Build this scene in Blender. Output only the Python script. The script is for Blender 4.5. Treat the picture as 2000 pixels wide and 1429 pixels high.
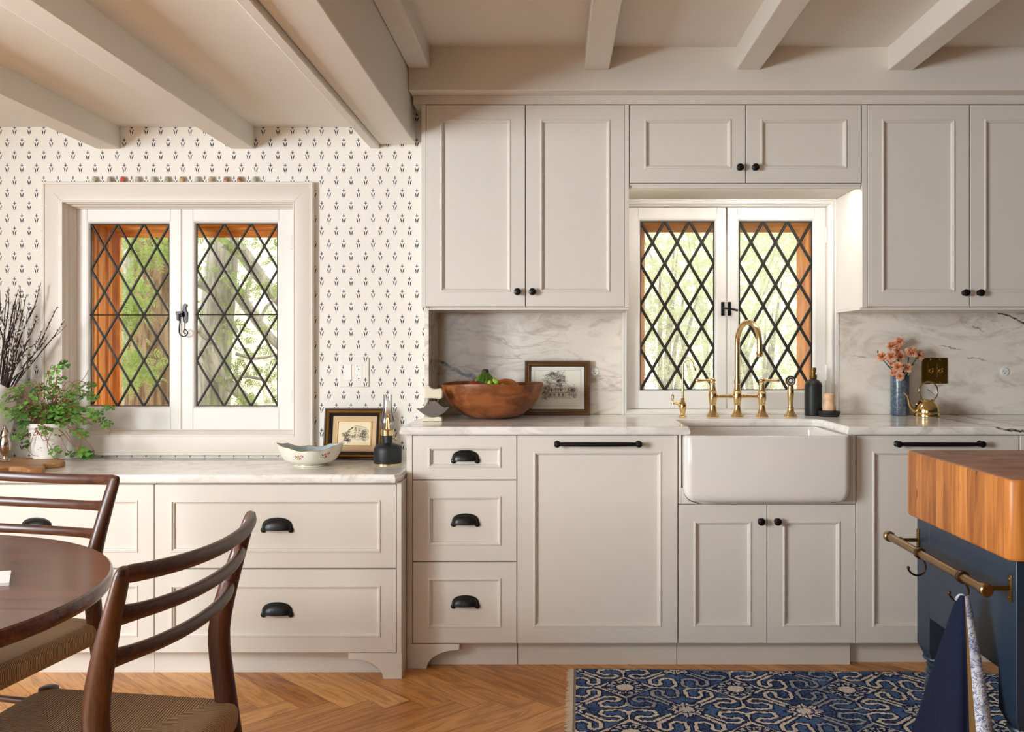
import bpy, math, random
import numpy as np
from mathutils import Vector, Matrix

for _o in list(bpy.data.objects):
    bpy.data.objects.remove(_o)
SC = bpy.context.scene
COL = SC.collection
PI = math.pi

# ---------------------------------------------------------------- camera
CAM_Z = 1.195
F = 1800.0                      # focal length in pixels of the 2000 px wide frame
VX, VY = 1083.0, 684.0          # where the camera's axis meets the picture
cam_d = bpy.data.cameras.new('camera')
cam_d.sensor_width = 36.0
cam_d.lens = F / 2000.0 * 36.0
cam_d.shift_x = -(VX - 1000.0) / 2000.0
cam_d.shift_y = (VY - 714.5) / 2000.0
cam_d.clip_start = 0.05
cam = bpy.data.objects.new('camera', cam_d)
cam.location = (0, 0, CAM_Z)
cam.rotation_euler = (PI / 2, 0, 0)
COL.objects.link(cam)
SC.camera = cam

# ---------------------------------------------------------------- exposure, sky, daylight
SC.view_settings.view_transform = 'Standard'
SC.view_settings.look = 'None'
SC.view_settings.exposure = 0.0
SC.view_settings.gamma = 1.0
SC.view_settings.use_curve_mapping = False
SC.cycles.sample_clamp_indirect = 4.0

world = bpy.data.worlds.new('overcast_sky')
SC.world = world
world.use_nodes = True
_bg = world.node_tree.nodes['Background']
_bg.inputs['Color'].default_value = (1.0, 0.99, 0.97, 1)
_bg.inputs['Strength'].default_value = 2.9


def area_light(name, loc, rot, sx, sy, power, col, portal=False):
    d = bpy.data.lights.new(name, 'AREA')
    d.shape = 'RECTANGLE'
    d.size, d.size_y = sx, sy
    d.energy = power
    d.color = col
    if portal:
        d.cycles.is_portal = True
    o = bpy.data.objects.new(name, d)
    o.location, o.rotation_euler = loc, rot
    COL.objects.link(o)
    return o


# daylight through the large window openings of the unseen walls of the room
area_light('daylight_side_window', (-3.36, 0.35, 1.45), (0, -PI / 2, 0), 1.3, 1.7, 250, (0.87, 0.95, 1.0))
area_light('daylight_rear_window', (-1.95, -4.16, 1.42), (PI / 2, 0, 0), 2.6, 1.3, 14, (0.87, 0.95, 1.0))
STRIP_W = 5.5                   # the under-cabinet strip above the sink
# sky portals in the two leaded windows
area_light('portal_left', (-1.58, 4.16, 1.35), (PI / 2, 0, PI), 0.9, 0.85, 1, (1, 1, 1), True)
area_light('portal_right', (0.775, 4.28, 1.35), (PI / 2, 0, PI), 0.85, 0.9, 1, (1, 1, 1), True)


# ---------------------------------------------------------------- measuring helpers
def px(x, Y):
    return (x - VX) * Y / F


def pz(y, Y):
    return CAM_Z + (VY - y) * Y / F


def srgb(r, g, b):
    def f(c):
        c /= 255.0
        return c / 12.92 if c <= 0.04045 else ((c + 0.055) / 1.055) ** 2.4
    return (f(r), f(g), f(b))


# ---------------------------------------------------------------- mesh builder
class MB:
    def __init__(s):
        s.v, s.f, s.m, s.cur = [], [], [], 0

    def add(s, vs, fs):
        o = len(s.v)
        s.v.extend([tuple(v) for v in vs])
        for f in fs:
            s.f.append([i + o for i in f])
            s.m.append(s.cur)

    def box(s, x0, x1, y0, y1, z0, z1):
        s.add([(x0, y0, z0), (x1, y0, z0), (x1, y1, z0), (x0, y1, z0), (x0, y0, z1), (x1, y0, z1), (x1, y1, z1), (x0, y1, z1)],
              [(0, 3, 2, 1), (4, 5, 6, 7), (0, 1, 5, 4), (1, 2, 6, 5), (2, 3, 7, 6), (3, 0, 4, 7)])
        return s

    def loft(s, rings, cap0=True, cap1=True, closed=True):
        n = len(rings[0])
        vs = [p for r in rings for p in r]
        fs = []
        for k in range(len(rings) - 1):
            for i in range(n if closed else n - 1):
                j = (i + 1) % n
                fs.append((k * n + i, k * n + j, (k + 1) * n + j, (k + 1) * n + i))
        if cap0:
            fs.append(tuple(reversed(range(n))))
        if cap1:
            fs.append(tuple(range((len(rings) - 1) * n, len(rings) * n)))
        s.add(vs, fs)
        return s

    def prism(s, poly, axis, a, b):
        def mk(t):
            if axis == 'y':
                return [(p[0], t, p[1]) for p in poly]
            if axis == 'x':
                return [(t, p[0], p[1]) for p in poly]
            return [(p[0], p[1], t) for p in poly]
        return s.loft([mk(a), mk(b)])

    def lathe(s, prof, c=(0, 0, 0), n=32, axis='z', mod=None, cap0=True, cap1=True):
        rings = []
        for r, z in prof:
            ring = []
            for i in range(n):
                t = 2 * PI * i / n
                rr = r * (mod(t, z) if mod else 1.0)
                u, w = rr * math.cos(t), rr * math.sin(t)
                if axis == 'z':
                    ring.append((c[0] + u, c[1] + w, c[2] + z))
                elif axis == 'y':       # z runs towards -y
                    ring.append((c[0] + u, c[1] - z, c[2] + w))
                else:
                    ring.append((c[0] + z, c[1] + u, c[2] + w))
            rings.append(ring)
        return s.loft(rings, cap0, cap1)

    def tube(s, pts, r, n=12, cap=True, up=None):
        P = [Vector(p) for p in pts]
        rings = []
        ref = Vector(up) if up else None
        N = None
        for i, p in enumerate(P):
            t = (P[min(i + 1, len(P) - 1)] - P[max(i - 1, 0)]).normalized()
            if ref is not None:
                a = ref - t * ref.dot(t)
                if a.length < 1e-6:
                    a = t.orthogonal()
                N = a.normalized()
            elif N is None:
                N = t.orthogonal().normalized()
            else:
                N = (N - t * N.dot(t))
                N = N.normalized() if N.length > 1e-6 else t.orthogonal().normalized()
            B = t.cross(N)
            rr = r[i] if isinstance(r, (list, tuple)) else r
            ra, rb = rr if isinstance(rr, (list, tuple)) else (rr, rr)
            rings.append([tuple(p + N * (ra * math.cos(2 * PI * k / n)) + B * (rb * math.sin(2 * PI * k / n))) for k in range(n)])
        return s.loft(rings, cap, cap)

    def sphere(s, c, r, n=16, m=10):
        if not isinstance(r, (list, tuple)):
            r = (r, r, r)
        prof = [(math.sin(PI * k / m), -math.cos(PI * k / m)) for k in range(m + 1)]
        prof[0] = (0.02, -1.0)
        prof[-1] = (0.02, 1.0)
        rings = [[(c[0] + r[0] * a * math.cos(2 * PI * i / n), c[1] + r[1] * a * math.sin(2 * PI * i / n), c[2] + r[2] * z)
                  for i in range(n)] for a, z in prof]
        return s.loft(rings)

    def quad(s, a, b, c, d):
        s.add([a, b, c, d], [(0, 1, 2, 3)])
        return s

    def transform(s, M):
        s.v = [tuple(M @ Vector(p)) for p in s.v]
        return s

    def build(s, name, mats, parent=None, rel=True, bevel=0, seg=2, angle=35, subsurf=0, origin=None):
        if not isinstance(mats, (list, tuple)):
            mats = [mats]
        V = s.v
        off = Vector((0, 0, 0))
        if parent is not None and rel:
            top = parent
            while top.parent:
                top = top.parent
            off = Vector(top.location)
        elif parent is None:
            if origin is not None:
                off = Vector(origin)
            else:
                a = np.array(V)
                lo, hi = a.min(0), a.max(0)
                off = Vector(((lo[0] + hi[0]) / 2, (lo[1] + hi[1]) / 2, lo[2]))
        me = bpy.data.meshes.new(name)
        me.from_pydata([(p[0] - off[0], p[1] - off[1], p[2] - off[2]) for p in V], [], s.f)
        for m in mats:
            me.materials.append(m)
        me.polygons.foreach_set('material_index', s.m)
        me.polygons.foreach_set('use_smooth', [True] * len(s.f))
        me.update()
        me.set_sharp_from_angle(angle=math.radians(angle))
        o = bpy.data.objects.new(name, me)
        COL.objects.link(o)
        if parent is not None:
            o.parent = parent
        else:
            o.location = off
        if bevel:
            b = o.modifiers.new('edges', 'BEVEL')
            b.width, b.segments, b.limit_method, b.angle_limit = bevel, seg, 'ANGLE', math.radians(40)
            b.harden_normals = False
        if subsurf:
            d = o.modifiers.new('smooth', 'SUBSURF')
            d.levels = d.render_levels = subsurf
        return o


def tag(o, label=None, cat=None, group=None, kind=None):
    if label:
        o['label'] = label
    if cat:
        o['category'] = cat
    if group:
        o['group'] = group
    if kind:
        o['kind'] = kind
    return o


def thing(name, label, cat, loc=(0, 0, 0), rot=(0, 0, 0), group=None):
    o = bpy.data.objects.new(name, None)
    o.empty_display_size = 0.05
    o.location, o.rotation_euler = loc, rot
    COL.objects.link(o)
    return tag(o, label, cat, group)


def struct(name, label, cat, loc=(0, 0, 0)):
    return tag(thing(name, label, cat, loc), kind='structure')


def spline(pts, n=8):
    """Catmull-Rom through the points."""
    P = [Vector(p) for p in pts]
    out = []
    for i in range(len(P) - 1):
        a = P[max(i - 1, 0)]
        b, c = P[i], P[i + 1]
        d = P[min(i + 2, len(P) - 1)]
        for k in range(n):
            t = k / n
            out.append(0.5 * ((2 * b) + (c - a) * t + (2 * a - 5 * b + 4 * c - d) * t * t + (3 * b - a - 3 * c + d) * t ** 3))
    out.append(P[-1])
    return out


def lerp_list(vals, n):
    """values at the points stretched over n samples"""
    x = np.linspace(0, len(vals) - 1, n)
    a = np.array(vals, float)
    if a.ndim == 1:
        return list(np.interp(x, range(len(vals)), a))
    return [tuple(float(np.interp(t, range(len(vals)), a[:, k])) for k in range(a.shape[1])) for t in x]


def rrect(x0, x1, y0, y1, r, n=6):
    """rounded rectangle, counter-clockwise"""
    out = []
    for cx, cy, a0 in ((x1 - r, y1 - r, 0), (x0 + r, y1 - r, PI / 2), (x0 + r, y0 + r, PI), (x1 - r, y0 + r, 1.5 * PI)):
        for k in range(n + 1):
            t = a0 + PI / 2 * k / n
            out.append((cx + r * math.cos(t), cy + r * math.sin(t)))
    return out


def rect_loop(x0, x1, z0, z1, y):
    return [(x0, y, z0), (x1, y, z0), (x1, y, z1), (x0, y, z1)]


def panel(mb, x0, x1, z0, z1, y, fx, fz=None, t=0.019):
    """framed front facing -y: flat frame, a raised bead, a sunk flat panel"""
    fz = fz or fx
    prof = [(0, 0, t), (0, 0, 0.0015), (0.0015, 0.0015, 0), (fx, fz, 0), (fx + .002, fz + .002, -.003), (fx + .0065, fz + .0065, -.0035),
            (fx + .009, fz + .009, .001), (fx + .012, fz + .012, .002), (fx + .0145, fz + .0145, .009)]
    rings = [rect_loop(x0 + a, x1 - a, z0 + b, z1 - b, y + d) for a, b, d in prof]
    mb.loft(rings)
    return mb


def moulding(mb, x0, x1, z0, z1, prof, closed_back=True):
    """mitred frame: prof = [(inset, y)] from the outside to the inside"""
    rings = [rect_loop(x0 + a, x1 - a, z0 + a, z1 - a, y) for a, y in prof]
    if closed_back:
        rings.append(rings[0])
    mb.loft(rings, False, False)
    return mb


def frame4(mb, x0, x1, z0, z1, ix0, ix1, iz0, iz1, y0, y1):
    mb.box(x0, ix0, y0, y1, z0, z1)
    mb.box(ix1, x1, y0, y1, z0, z1)
    mb.box(ix0, ix1, y0, y1, z0, iz0)
    mb.box(ix0, ix1, y0, y1, iz1, z1)
    return mb


# ---------------------------------------------------------------- material helpers
class X:
    """arithmetic on shader sockets"""
    def __init__(s, nt, v):
        s.nt, s.v = nt, v

    def m(s, op, *o, clamp=False):
        n = s.nt.nodes.new('ShaderNodeMath')
        n.operation = op
        n.use_clamp = clamp
        for i, a in enumerate((s,) + o):
            a = a.v if isinstance(a, X) else a
            if isinstance(a, (int, float)):
                n.inputs[i].default_value = a
            else:
                s.nt.links.new(a, n.inputs[i])
        return X(s.nt, n.outputs[0])

    def __add__(s, o): return s.m('ADD', o)
    __radd__ = __add__
    def __sub__(s, o): return s.m('SUBTRACT', o)
    def __rsub__(s, o): return X(s.nt, o).m('SUBTRACT', s)
    def __mul__(s, o): return s.m('MULTIPLY', o)
    __rmul__ = __mul__
    def __truediv__(s, o): return s.m('DIVIDE', o)
    def __abs__(s): return s.m('ABSOLUTE')
    def lt(s, o): return s.m('LESS_THAN', o)
    def gt(s, o): return s.m('GREATER_THAN', o)
    def max(s, o): return s.m('MAXIMUM', o)
    def min(s, o): return s.m('MINIMUM', o)
    def floor(s): return s.m('FLOOR')
    def fract(s): return s.m('FRACT')
    def sin(s): return s.m('SINE')
    def pow(s, o): return s.m('POWER', o)
    def step(s, a, b):       # smooth 0..1 between a and b
        n = s.nt.nodes.new('ShaderNodeMapRange')
        n.interpolation_type = 'SMOOTHSTEP'
        s.nt.links.new(s.v, n.inputs['Value'])
        n.inputs['From Min'].default_value = a
        n.inputs['From Max'].default_value = b
        return X(s.nt, n.outputs['Result'])


class Mat:
    def __init__(s, name, rough=0.5, metal=0.0, color=(0.8, 0.8, 0.8), spec=0.5, coat=0.0, coat_rough=0.05):
        s.mat = bpy.data.materials.new(name)
        s.mat.use_nodes = True
        s.nt = s.mat.node_tree
        s.b = s.nt.nodes['Principled BSDF']
        s.b.inputs['Base Color'].default_value = (*color, 1)
        s.b.inputs['Roughness'].default_value = rough
        s.b.inputs['Metallic'].default_value = metal
        s.b.inputs['Specular IOR Level'].default_value = spec
        s.b.inputs['Coat Weight'].default_value = coat
        s.b.inputs['Coat Roughness'].default_value = coat_rough
        s._xyz = {}

    def node(s, t):
        return s.nt.nodes.new(t)

    def link(s, a, b):
        s.nt.links.new(a.v if isinstance(a, X) else a, b)

    def coord(s, kind='Object'):
        if kind == 'World':
            return s.node('ShaderNodeNewGeometry').outputs['Position']
        if kind == 'Attr':
            n = s.node('ShaderNodeAttribute')
            n.attribute_name = 'grain'
            return n.outputs['Vector']
        return s.node('ShaderNodeTexCoord').outputs[kind]

    def xyz(s, kind='Object'):
        if kind not in s._xyz:
            n = s.node('ShaderNodeSeparateXYZ')
            s.link(s.coord(kind), n.inputs[0])
            s._xyz[kind] = [X(s.nt, n.outputs[i]) for i in range(3)]
        return s._xyz[kind]

    def vec(s, x, y, z):
        n = s.node('ShaderNodeCombineXYZ')
        for i, a in enumerate((x, y, z)):
            if isinstance(a, X):
                s.link(a, n.inputs[i])
            else:
                n.inputs[i].default_value = a
        return n.outputs[0]

    def mapped(s, kind='Object', scale=(1, 1, 1), rot=(0, 0, 0), loc=(0, 0, 0)):
        n = s.node('ShaderNodeMapping')
        s.link(s.coord(kind) if isinstance(kind, str) else kind, n.inputs['Vector'])
        n.inputs['Scale'].default_value = scale
        n.inputs['Rotation'].default_value = rot
        n.inputs['Location'].default_value = loc
        return n.outputs[0]

    def noise(s, vec, scale=5, detail=4, rough=0.5, dist=0.0):
        n = s.node('ShaderNodeTexNoise')
        s.link(vec, n.inputs['Vector'])
        n.inputs['Scale'].default_value = scale
        n.inputs['Detail'].default_value = detail
        n.inputs['Roughness'].default_value = rough
        n.inputs['Distortion'].default_value = dist
        return X(s.nt, n.outputs['Fac'])

    def white(s, vec):
        n = s.node('ShaderNodeTexWhiteNoise')
        n.noise_dimensions = '3D'
        s.link(vec, n.inputs['Vector'])
        return X(s.nt, n.outputs['Value'])

    def mix(s, fac, a, b):
        n = s.node('ShaderNodeMix')
        n.data_type = 'RGBA'
        if isinstance(fac, (int, float)):
            n.inputs['Factor'].default_value = fac
        else:
            s.link(fac, n.inputs['Factor'])
        for v, k in ((a, 6), (b, 7)):
            if isinstance(v, tuple):
                n.inputs[k].default_value = (*v, 1)
            else:
                s.link(v, n.inputs[k])
        return n.outputs[2]

    def color(s, c):
        s.link(c, s.b.inputs['Base Color'])
        return s

    def bump(s, h, strength=0.2, dist=0.002):
        n = s.node('ShaderNodeBump')
        n.inputs['Strength'].default_value = strength
        n.inputs['Distance'].default_value = dist
        s.link(h, n.inputs['Height'])
        s.link(n.outputs[0], s.b.inputs['Normal'])
        return s


def plain(name, rgb, rough=0.5, metal=0.0, spec=0.5, var=0.03, bump=0.0, bscale=200, coat=0.0):
    """a colour with a little unevenness of its own"""
    m = Mat(name, rough, metal, rgb, spec, coat)
    n = m.noise(m.coord('Object'), 9, 3)
    d = tuple(c * (1 - 2 * var) for c in rgb)
    m.color(m.mix(n, d, tuple(min(1, c * (1 + var)) for c in rgb)))
    if bump:
        m.bump(m.noise(m.coord('Object'), bscale, 2), bump, 0.001)
    return m.mat


def wood(name, dark, light, along='x', rough=0.4, scale=1.0, coat=0.0, kind='Object', spec=0.5):
    m = Mat(name, rough, 0, light, spec, coat, 0.15)
    k = {'x': (1.2, 16, 16), 'y': (16, 1.2, 16), 'z': (16, 16, 1.2)}[along]
    v = m.mapped(kind, tuple(a * scale for a in k))
    a = m.noise(v, 1.6, 6, 0.6, 1.2)
    b = m.noise(v, 9, 3, 0.6)
    f = (a * 0.7 + b * 0.45).step(0.38, 0.78)
    m.color(m.mix(f, dark, light))
    m.bump(b, 0.06, 0.001)
    return m.mat


def marble(name, kind='World', scale=1.0, base=srgb(236, 229, 220), vein=srgb(178, 166, 153), rough=0.16, rot=(0.0, 0.5, 0.25), extra=None, soft=1.0):
    m = Mat(name, rough, 0, base, 0.5)
    v = m.mapped(kind, (1.9 * scale, 2.3 * scale, 4.4 * scale), rot)
    warp = m.noise(v, 1.4, 5, 0.6)
    a = m.noise(v, 2.2, 9, 0.62, 1.6)
    soft1 = a.step(0.44, 0.72)
    rid = abs(m.noise(v, 1.3, 8, 0.6, 1.2) - 0.5)
    line = (1.0 - rid.step(0.0, 0.035)) * m.noise(v, 1.1, 2).step(0.42, 0.68)
    f = (soft1 * 0.72 * soft + line * 0.55 * soft).m('MINIMUM', 1.0)
    c = m.mix(f, base, vein)
    tint = m.noise(v, 0.9, 3).step(0.5, 0.75)
    c = m.mix(tint * 0.25, c, srgb(222, 205, 184))
    if extra:
        # dark veins along given broken lines in world x, z
        x, y, z = m.xyz('World')
        wob = (m.noise(m.coord('World'), 16, 3, 0.5) - 0.5) * 0.03
        xx, zz = x + wob, z + (m.noise(m.coord('World'), 21, 4, 0.55) - 0.5) * 0.035
        for (ax, az, bx, bz, w) in extra:
            dx, dz = bx - ax, bz - az
            L = math.hypot(dx, dz)
            t = ((xx - ax) * (dx / L) + (zz - az) * (dz / L))
            d = abs((xx - ax) * (-dz / L) + (zz - az) * (dx / L))
            end = t.step(-0.012, 0.004) * (1.0 - t.step(L - 0.02, L + 0.03))
            g = (1.0 - d.step(w * 0.55, w)) * end
            ragged = m.noise(m.coord('World'), 60, 3).step(0.3, 0.62)
            c = m.mix(g * (ragged * 0.55 + 0.45) * (1.0 if w > .0045 else 0.65), c, srgb(70, 64, 58))
    m.color(c)
    return m.mat


def glass(name, tint=(1, 1, 1), haze=0.0, refl=0.06):
    m = bpy.data.materials.new(name)
    m.use_nodes = True
    nt = m.node_tree
    nt.nodes.clear()
    out = nt.nodes.new('ShaderNodeOutputMaterial')
    tr = nt.nodes.new('ShaderNodeBsdfTransparent')
    tr.inputs[0].default_value = (*tint, 1)
    gl = nt.nodes.new('ShaderNodeBsdfGlossy')
    gl.inputs['Roughness'].default_value = 0.02
    lw = nt.nodes.new('ShaderNodeLayerWeight')
    lw.inputs['Blend'].default_value = 0.25
    mx = nt.nodes.new('ShaderNodeMixShader')
    ad = nt.nodes.new('ShaderNodeMath')
    ad.operation = 'MULTIPLY_ADD'
    nt.links.new(lw.outputs['Fresnel'], ad.inputs[0])
    ad.inputs[1].default_value = 0.6 if refl > 0.08 else 0.015
    ad.inputs[2].default_value = refl * 0.2 if refl > 0.08 else 0.0
    nt.links.new(ad.outputs[0], mx.inputs[0])
    nt.links.new(tr.outputs[0], mx.inputs[1])
    nt.links.new(gl.outputs[0], mx.inputs[2])
    last = mx
    if haze:
        tl = nt.nodes.new('ShaderNodeBsdfTranslucent')
        tl.inputs[0].default_value = (0.95, 0.96, 0.95, 1)
        nz = nt.nodes.new('ShaderNodeTexNoise')
        nz.inputs['Scale'].default_value = 70
        nz.inputs['Detail'].default_value = 4
        tc = nt.nodes.new('ShaderNodeTexCoord')
        nt.links.new(tc.outputs['Object'], nz.inputs['Vector'])
        mr = nt.nodes.new('ShaderNodeMapRange')
        mr.inputs['From Min'].default_value = 0.3
        mr.inputs['From Max'].default_value = 0.7
        mr.inputs['To Min'].default_value = haze * 0.75
        mr.inputs['To Max'].default_value = haze * 1.2
        nt.links.new(nz.outputs['Fac'], mr.inputs['Value'])
        m2 = nt.nodes.new('ShaderNodeMixShader')
        nt.links.new(mr.outputs[0], m2.inputs[0])
        nt.links.new(mx.outputs[0], m2.inputs[1])
        nt.links.new(tl.outputs[0], m2.inputs[2])
        last = m2
    nt.links.new(last.outputs[0], out.inputs[0])
    return m


# ---------------------------------------------------------------- materials
PAINT = plain('cabinet_paint', srgb(227, 220, 210), 0.42, var=0.012)
PAINT_WARM = plain('ceiling_paint', srgb(231, 225, 215), 0.75, var=0.012)
TRIM = plain('window_trim_paint', srgb(228, 218, 207), 0.38, var=0.02)
WALL_ABSORB = plain('light_absorbing_green_wall_paint', srgb(62, 68, 64), 0.85, var=0.02)  # dark colour made up for the unseen walls, to absorb bounced light
WALLPAINT = plain('wall_paint', srgb(224, 214, 200), 0.8, var=0.015)
SASHW = plain('sash_paint', srgb(232, 228, 222), 0.38, var=0.02)
IRON = plain('black_iron', srgb(13, 13, 14), 0.34, 0.0, 0.4, 0.1, 0.5, 160)
IRON_SMOOTH = plain('black_knob_finish', srgb(12, 12, 12), 0.34, 0.0, 0.4)
LEAD = plain('lead_came', srgb(38, 36, 30), 0.55, 0.0, 0.4, 0.15, 0.3, 120)
BRASS = plain('brushed_brass', srgb(228, 200, 146), 0.22, 1.0, var=0.05)
BRASS_DARK = plain('aged_brass', srgb(128, 101, 44), 0.42, 1.0, var=0.12)
BRASS_POL = plain('polished_brass', srgb(230, 200, 142), 0.14, 1.0, var=0.04)
ANTIQUE = plain('antique_brass_rail', srgb(150, 122, 82), 0.3, 1.0, var=0.1)
PORCELAIN = plain('white_fireclay', srgb(238, 232, 226), 0.12, var=0.008, coat=0.4)
CHINA = plain('white_china', srgb(238, 234, 226), 0.15, var=0.015)
BLACK_MATTE = plain('matte_black', srgb(24, 25, 28), 0.5, var=0.06)
NAVY = plain('navy_island_paint', srgb(29, 45, 63), 0.4, var=0.05)
WHITE_PLASTIC = plain('white_plastic', srgb(240, 238, 233), 0.3, var=0.01)
HOLE = plain('dark_slot', srgb(30, 28, 26), 0.7)
SILVER = plain('old_silver', srgb(205, 196, 184), 0.18, 1.0, var=0.1)
GLASS1 = glass('old_window_glass', (0.98, 0.98, 0.97), 0.0)
GLASS2 = glass('hazy_window_glass', (0.98, 0.98, 0.97), 0.1)
GLASS_CH = glass('lamp_glass', (0.98, 0.98, 0.98), 0, 0.3)
PICGLASS = glass('picture_glass', (1, 1, 1), 0, 0.1)
M_COUNTER = marble('counter_marble', base=srgb(245, 241, 235), vein=srgb(196, 188, 178), rough=0.12, soft=0.8,
                   extra=[(1.62, 0.91, 1.80, 0.885, 0.005), (1.75, 0.915, 1.86, 0.885, 0.005)])
M_SPLASH_L = marble('backsplash_marble_veined', base=srgb(238, 230, 219), vein=srgb(178, 163, 146),
                    extra=[(-0.512, 1.148, -0.36, 1.070, 0.0085), (-0.46, 1.112, -0.35, 1.078, 0.0078), (-0.36, 1.07, -0.25, 1.035, 0.010)])
M_SPLASH_R = marble('backsplash_marble', base=srgb(241, 233, 222), vein=srgb(184, 170, 154), soft=0.8,
                    extra=[(1.96, 1.37, 2.16, 1.29, 0.0052), (2.02, 1.375, 2.2, 1.33, 0.0046), (1.86, 1.30, 1.90, 1.285, 0.0044),
                           (1.84, 1.165, 1.91, 1.155, 0.0036), (1.33, 1.17, 1.38, 1.168, 0.003), (1.66, 1.02, 1.69, 1.0, 0.0036),
                           (1.72, 1.215, 1.80, 1.20, 0.0034)])
W_CHAIR_Z = wood('chair_walnut', srgb(50, 27, 18), srgb(94, 52, 33), 'z', 0.38, 1.5, 0.1)
W_CHAIR_X = wood('chair_walnut_rail', srgb(52, 28, 19), srgb(98, 55, 35), 'x', 0.38, 1.5, 0.1)
W_TABLE = wood('table_walnut', srgb(70, 36, 24), srgb(112, 62, 42), 'x', 0.24, 0.8, 0.3)
W_ORANGE_Z = wood('cedar_upright', srgb(204, 126, 60), srgb(246, 180, 104), 'z', 0.65, spec=0.15)
W_ORANGE_X = wood('cedar_crosspiece', srgb(204, 126, 60), srgb(246, 180, 104), 'x', 0.65, spec=0.15)
W_BOARD = wood('cutting_board_oak', srgb(140, 98, 58), srgb(190, 145, 94), 'x', 0.5)
W_BEECH = wood('brush_beech', srgb(214, 170, 132), srgb(236, 198, 162), 'z', 0.5)


def mat_wallpaper():
    m = Mat('tulip_wallpaper', 0.7)
    x, y, z = m.xyz('World')
    PXW, PZW = 0.0616, 0.05307
    u = (x + 0.949) / PXW
    v = (z - 1.6435) / PZW + 0.5
    row = v.floor()
    odd = (row * 0.5).fract()            # 0 or 0.5
    uu = u + odd + 0.5
    cu = (uu.fract() - 0.5) * (PXW * 1000)
    cv = (v.fract() - 0.5) * (PZW * 1000)   # millimetres
    ax = abs(cu)
    # three-lobed head
    y1 = cv - 12.5
    lobe_v = (cu / 2.3).pow(2) + (y1 / 8.6).m('ABSOLUTE').pow(1.6)
    y2 = cv - 11.0
    lobe_h = (ax / 7.2).pow(1.4) + (y2 / 2.6).m('ABSOLUTE').pow(1.7)
    head = lobe_v.lt(1.0).max(lobe_h.lt(1.0))
    stem = ax.lt(1.0) * cv.gt(2.5) * cv.lt(9.0)
    head = head.max(stem)
    # two strokes of the calyx
    t = (cv + 16.5) / 19.5
    tc = t.max(0.0).min(1.0)
    xc = tc * 1.4 + tc.pow(4.0) * 4.6 + 3.2
    w = (tc * PI).sin() * 1.3 + 0.95
    cal = abs(ax - xc).lt(w) * t.gt(0.0) * t.lt(1.0)
    dot = (cu * cu + (cv + 20.6) * (cv + 20.6)).lt(2.2)
    cell = m.vec(uu.floor(), row, 0.0)
    r = m.white(cell)
    ground = m.mix(m.noise(m.coord('World'), 4, 2), srgb(236, 230, 219), srgb(241, 235, 226))
    ch = m.mix(r, srgb(74, 74, 86), srgb(112, 112, 124))
    cc = m.mix(r, srgb(16, 16, 30), srgb(36, 36, 64))
    c = m.mix(head, ground, ch)
    c = m.mix(cal.max(dot * 0.8), c, cc)
    m.color(c)
    return m.mat


WALLPAPER = mat_wallpaper()


def mat_floor():
    m = Mat('oak_herringbone', 0.33, 0, spec=0.45)
    a = m.node('ShaderNodeAttribute')
    a.attribute_name = 'grain'
    v = m.mapped(a.outputs['Vector'], (1.6, 15, 1))
    g = m.noise(v, 1.3, 6, 0.6, 2.8)
    fine = m.noise(m.mapped(a.outputs['Vector'], (4, 120, 1)), 2.0, 3, 0.6)
    h = X(m.nt, m.node('ShaderNodeSeparateXYZ').outputs[2])
    m.link(a.outputs['Vector'], h.v.node.inputs[0])
    r = m.white(m.vec(h, h, 0.0))
    tone = m.mix(r, srgb(196, 128, 60), srgb(238, 180, 108))
    dark = m.mix(r, srgb(146, 86, 36), srgb(206, 144, 78))
    f = (g * 0.75 + fine * 0.4).step(0.44, 0.66)
    m.color(m.mix(f, dark, tone))
    m.bump(fine, 0.05, 0.001)
    return m.mat


def mat_butcher(axis):
    m = Mat('maple_butcher_block_' + axis, 0.42, 0, spec=0.4)
    x, y, z = m.xyz('Object')
    w = 0.044
    if axis == 'side':
        k = (y / w).floor()
        fr = (y / w).fract()
        v = m.mapped('Object', (14, 14, 1.6))
    else:
        k = (y / w).floor() + (x / 0.05).floor() * 7.3
        fr = (y / w).fract()
        v = m.mapped('Object', (2, 18, 18))
    r = m.white(m.vec(k, 1.7, 0.3))
    g = m.noise(v, 1.8, 6, 0.6, 1.4)
    if axis == 'side':
        a, b, c2, d2 = srgb(166, 98, 38), srgb(214, 142, 68), srgb(118, 62, 22), srgb(184, 110, 46)
    else:
        a, b, c2, d2 = srgb(140, 92, 66), srgb(172, 122, 92), srgb(116, 72, 50), srgb(150, 100, 76)
    c = m.mix(g.step(0.35, 0.7), m.mix(r, c2, d2), m.mix(r, a, b))
    if axis == 'side':
        knot = m.noise(m.mapped('Object', (26, 26, 7)), 1.2, 2).step(0.70, 0.76)
        c = m.mix(knot * 0.75, c, srgb(70, 38, 16))
    seam = fr.lt(0.02).max(fr.gt(0.985))
    m.color(m.mix(seam * 0.55, c, srgb(84, 46, 18)))
    return m.mat


def mat_cord():
    m = Mat('paper_cord', 0.8, 0, spec=0.2)
    x, y, z = m.xyz('Object')
    yy = y - 0.20
    side = (abs(x) * 0.92).gt(abs(yy))
    c = side * y + (1.0 - side) * x
    other = side * x + (1.0 - side) * y
    p = 0.0058
    wave = abs(((c / p) * PI).sin())
    tw = ((other / 0.006 + c / p * 0.5) * (2 * PI)).sin() * 0.5 + 0.5
    h = wave * 0.8 + tw * 0.2
    n = m.noise(m.coord('Object'), 60, 3)
    col = m.mix((h * 0.8 + n * 0.2).step(0.12, 0.8), srgb(92, 66, 46), srgb(196, 162, 126))
    m.color(col)
    m.bump(h, 1.0, 0.003)
    return m.mat


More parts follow.
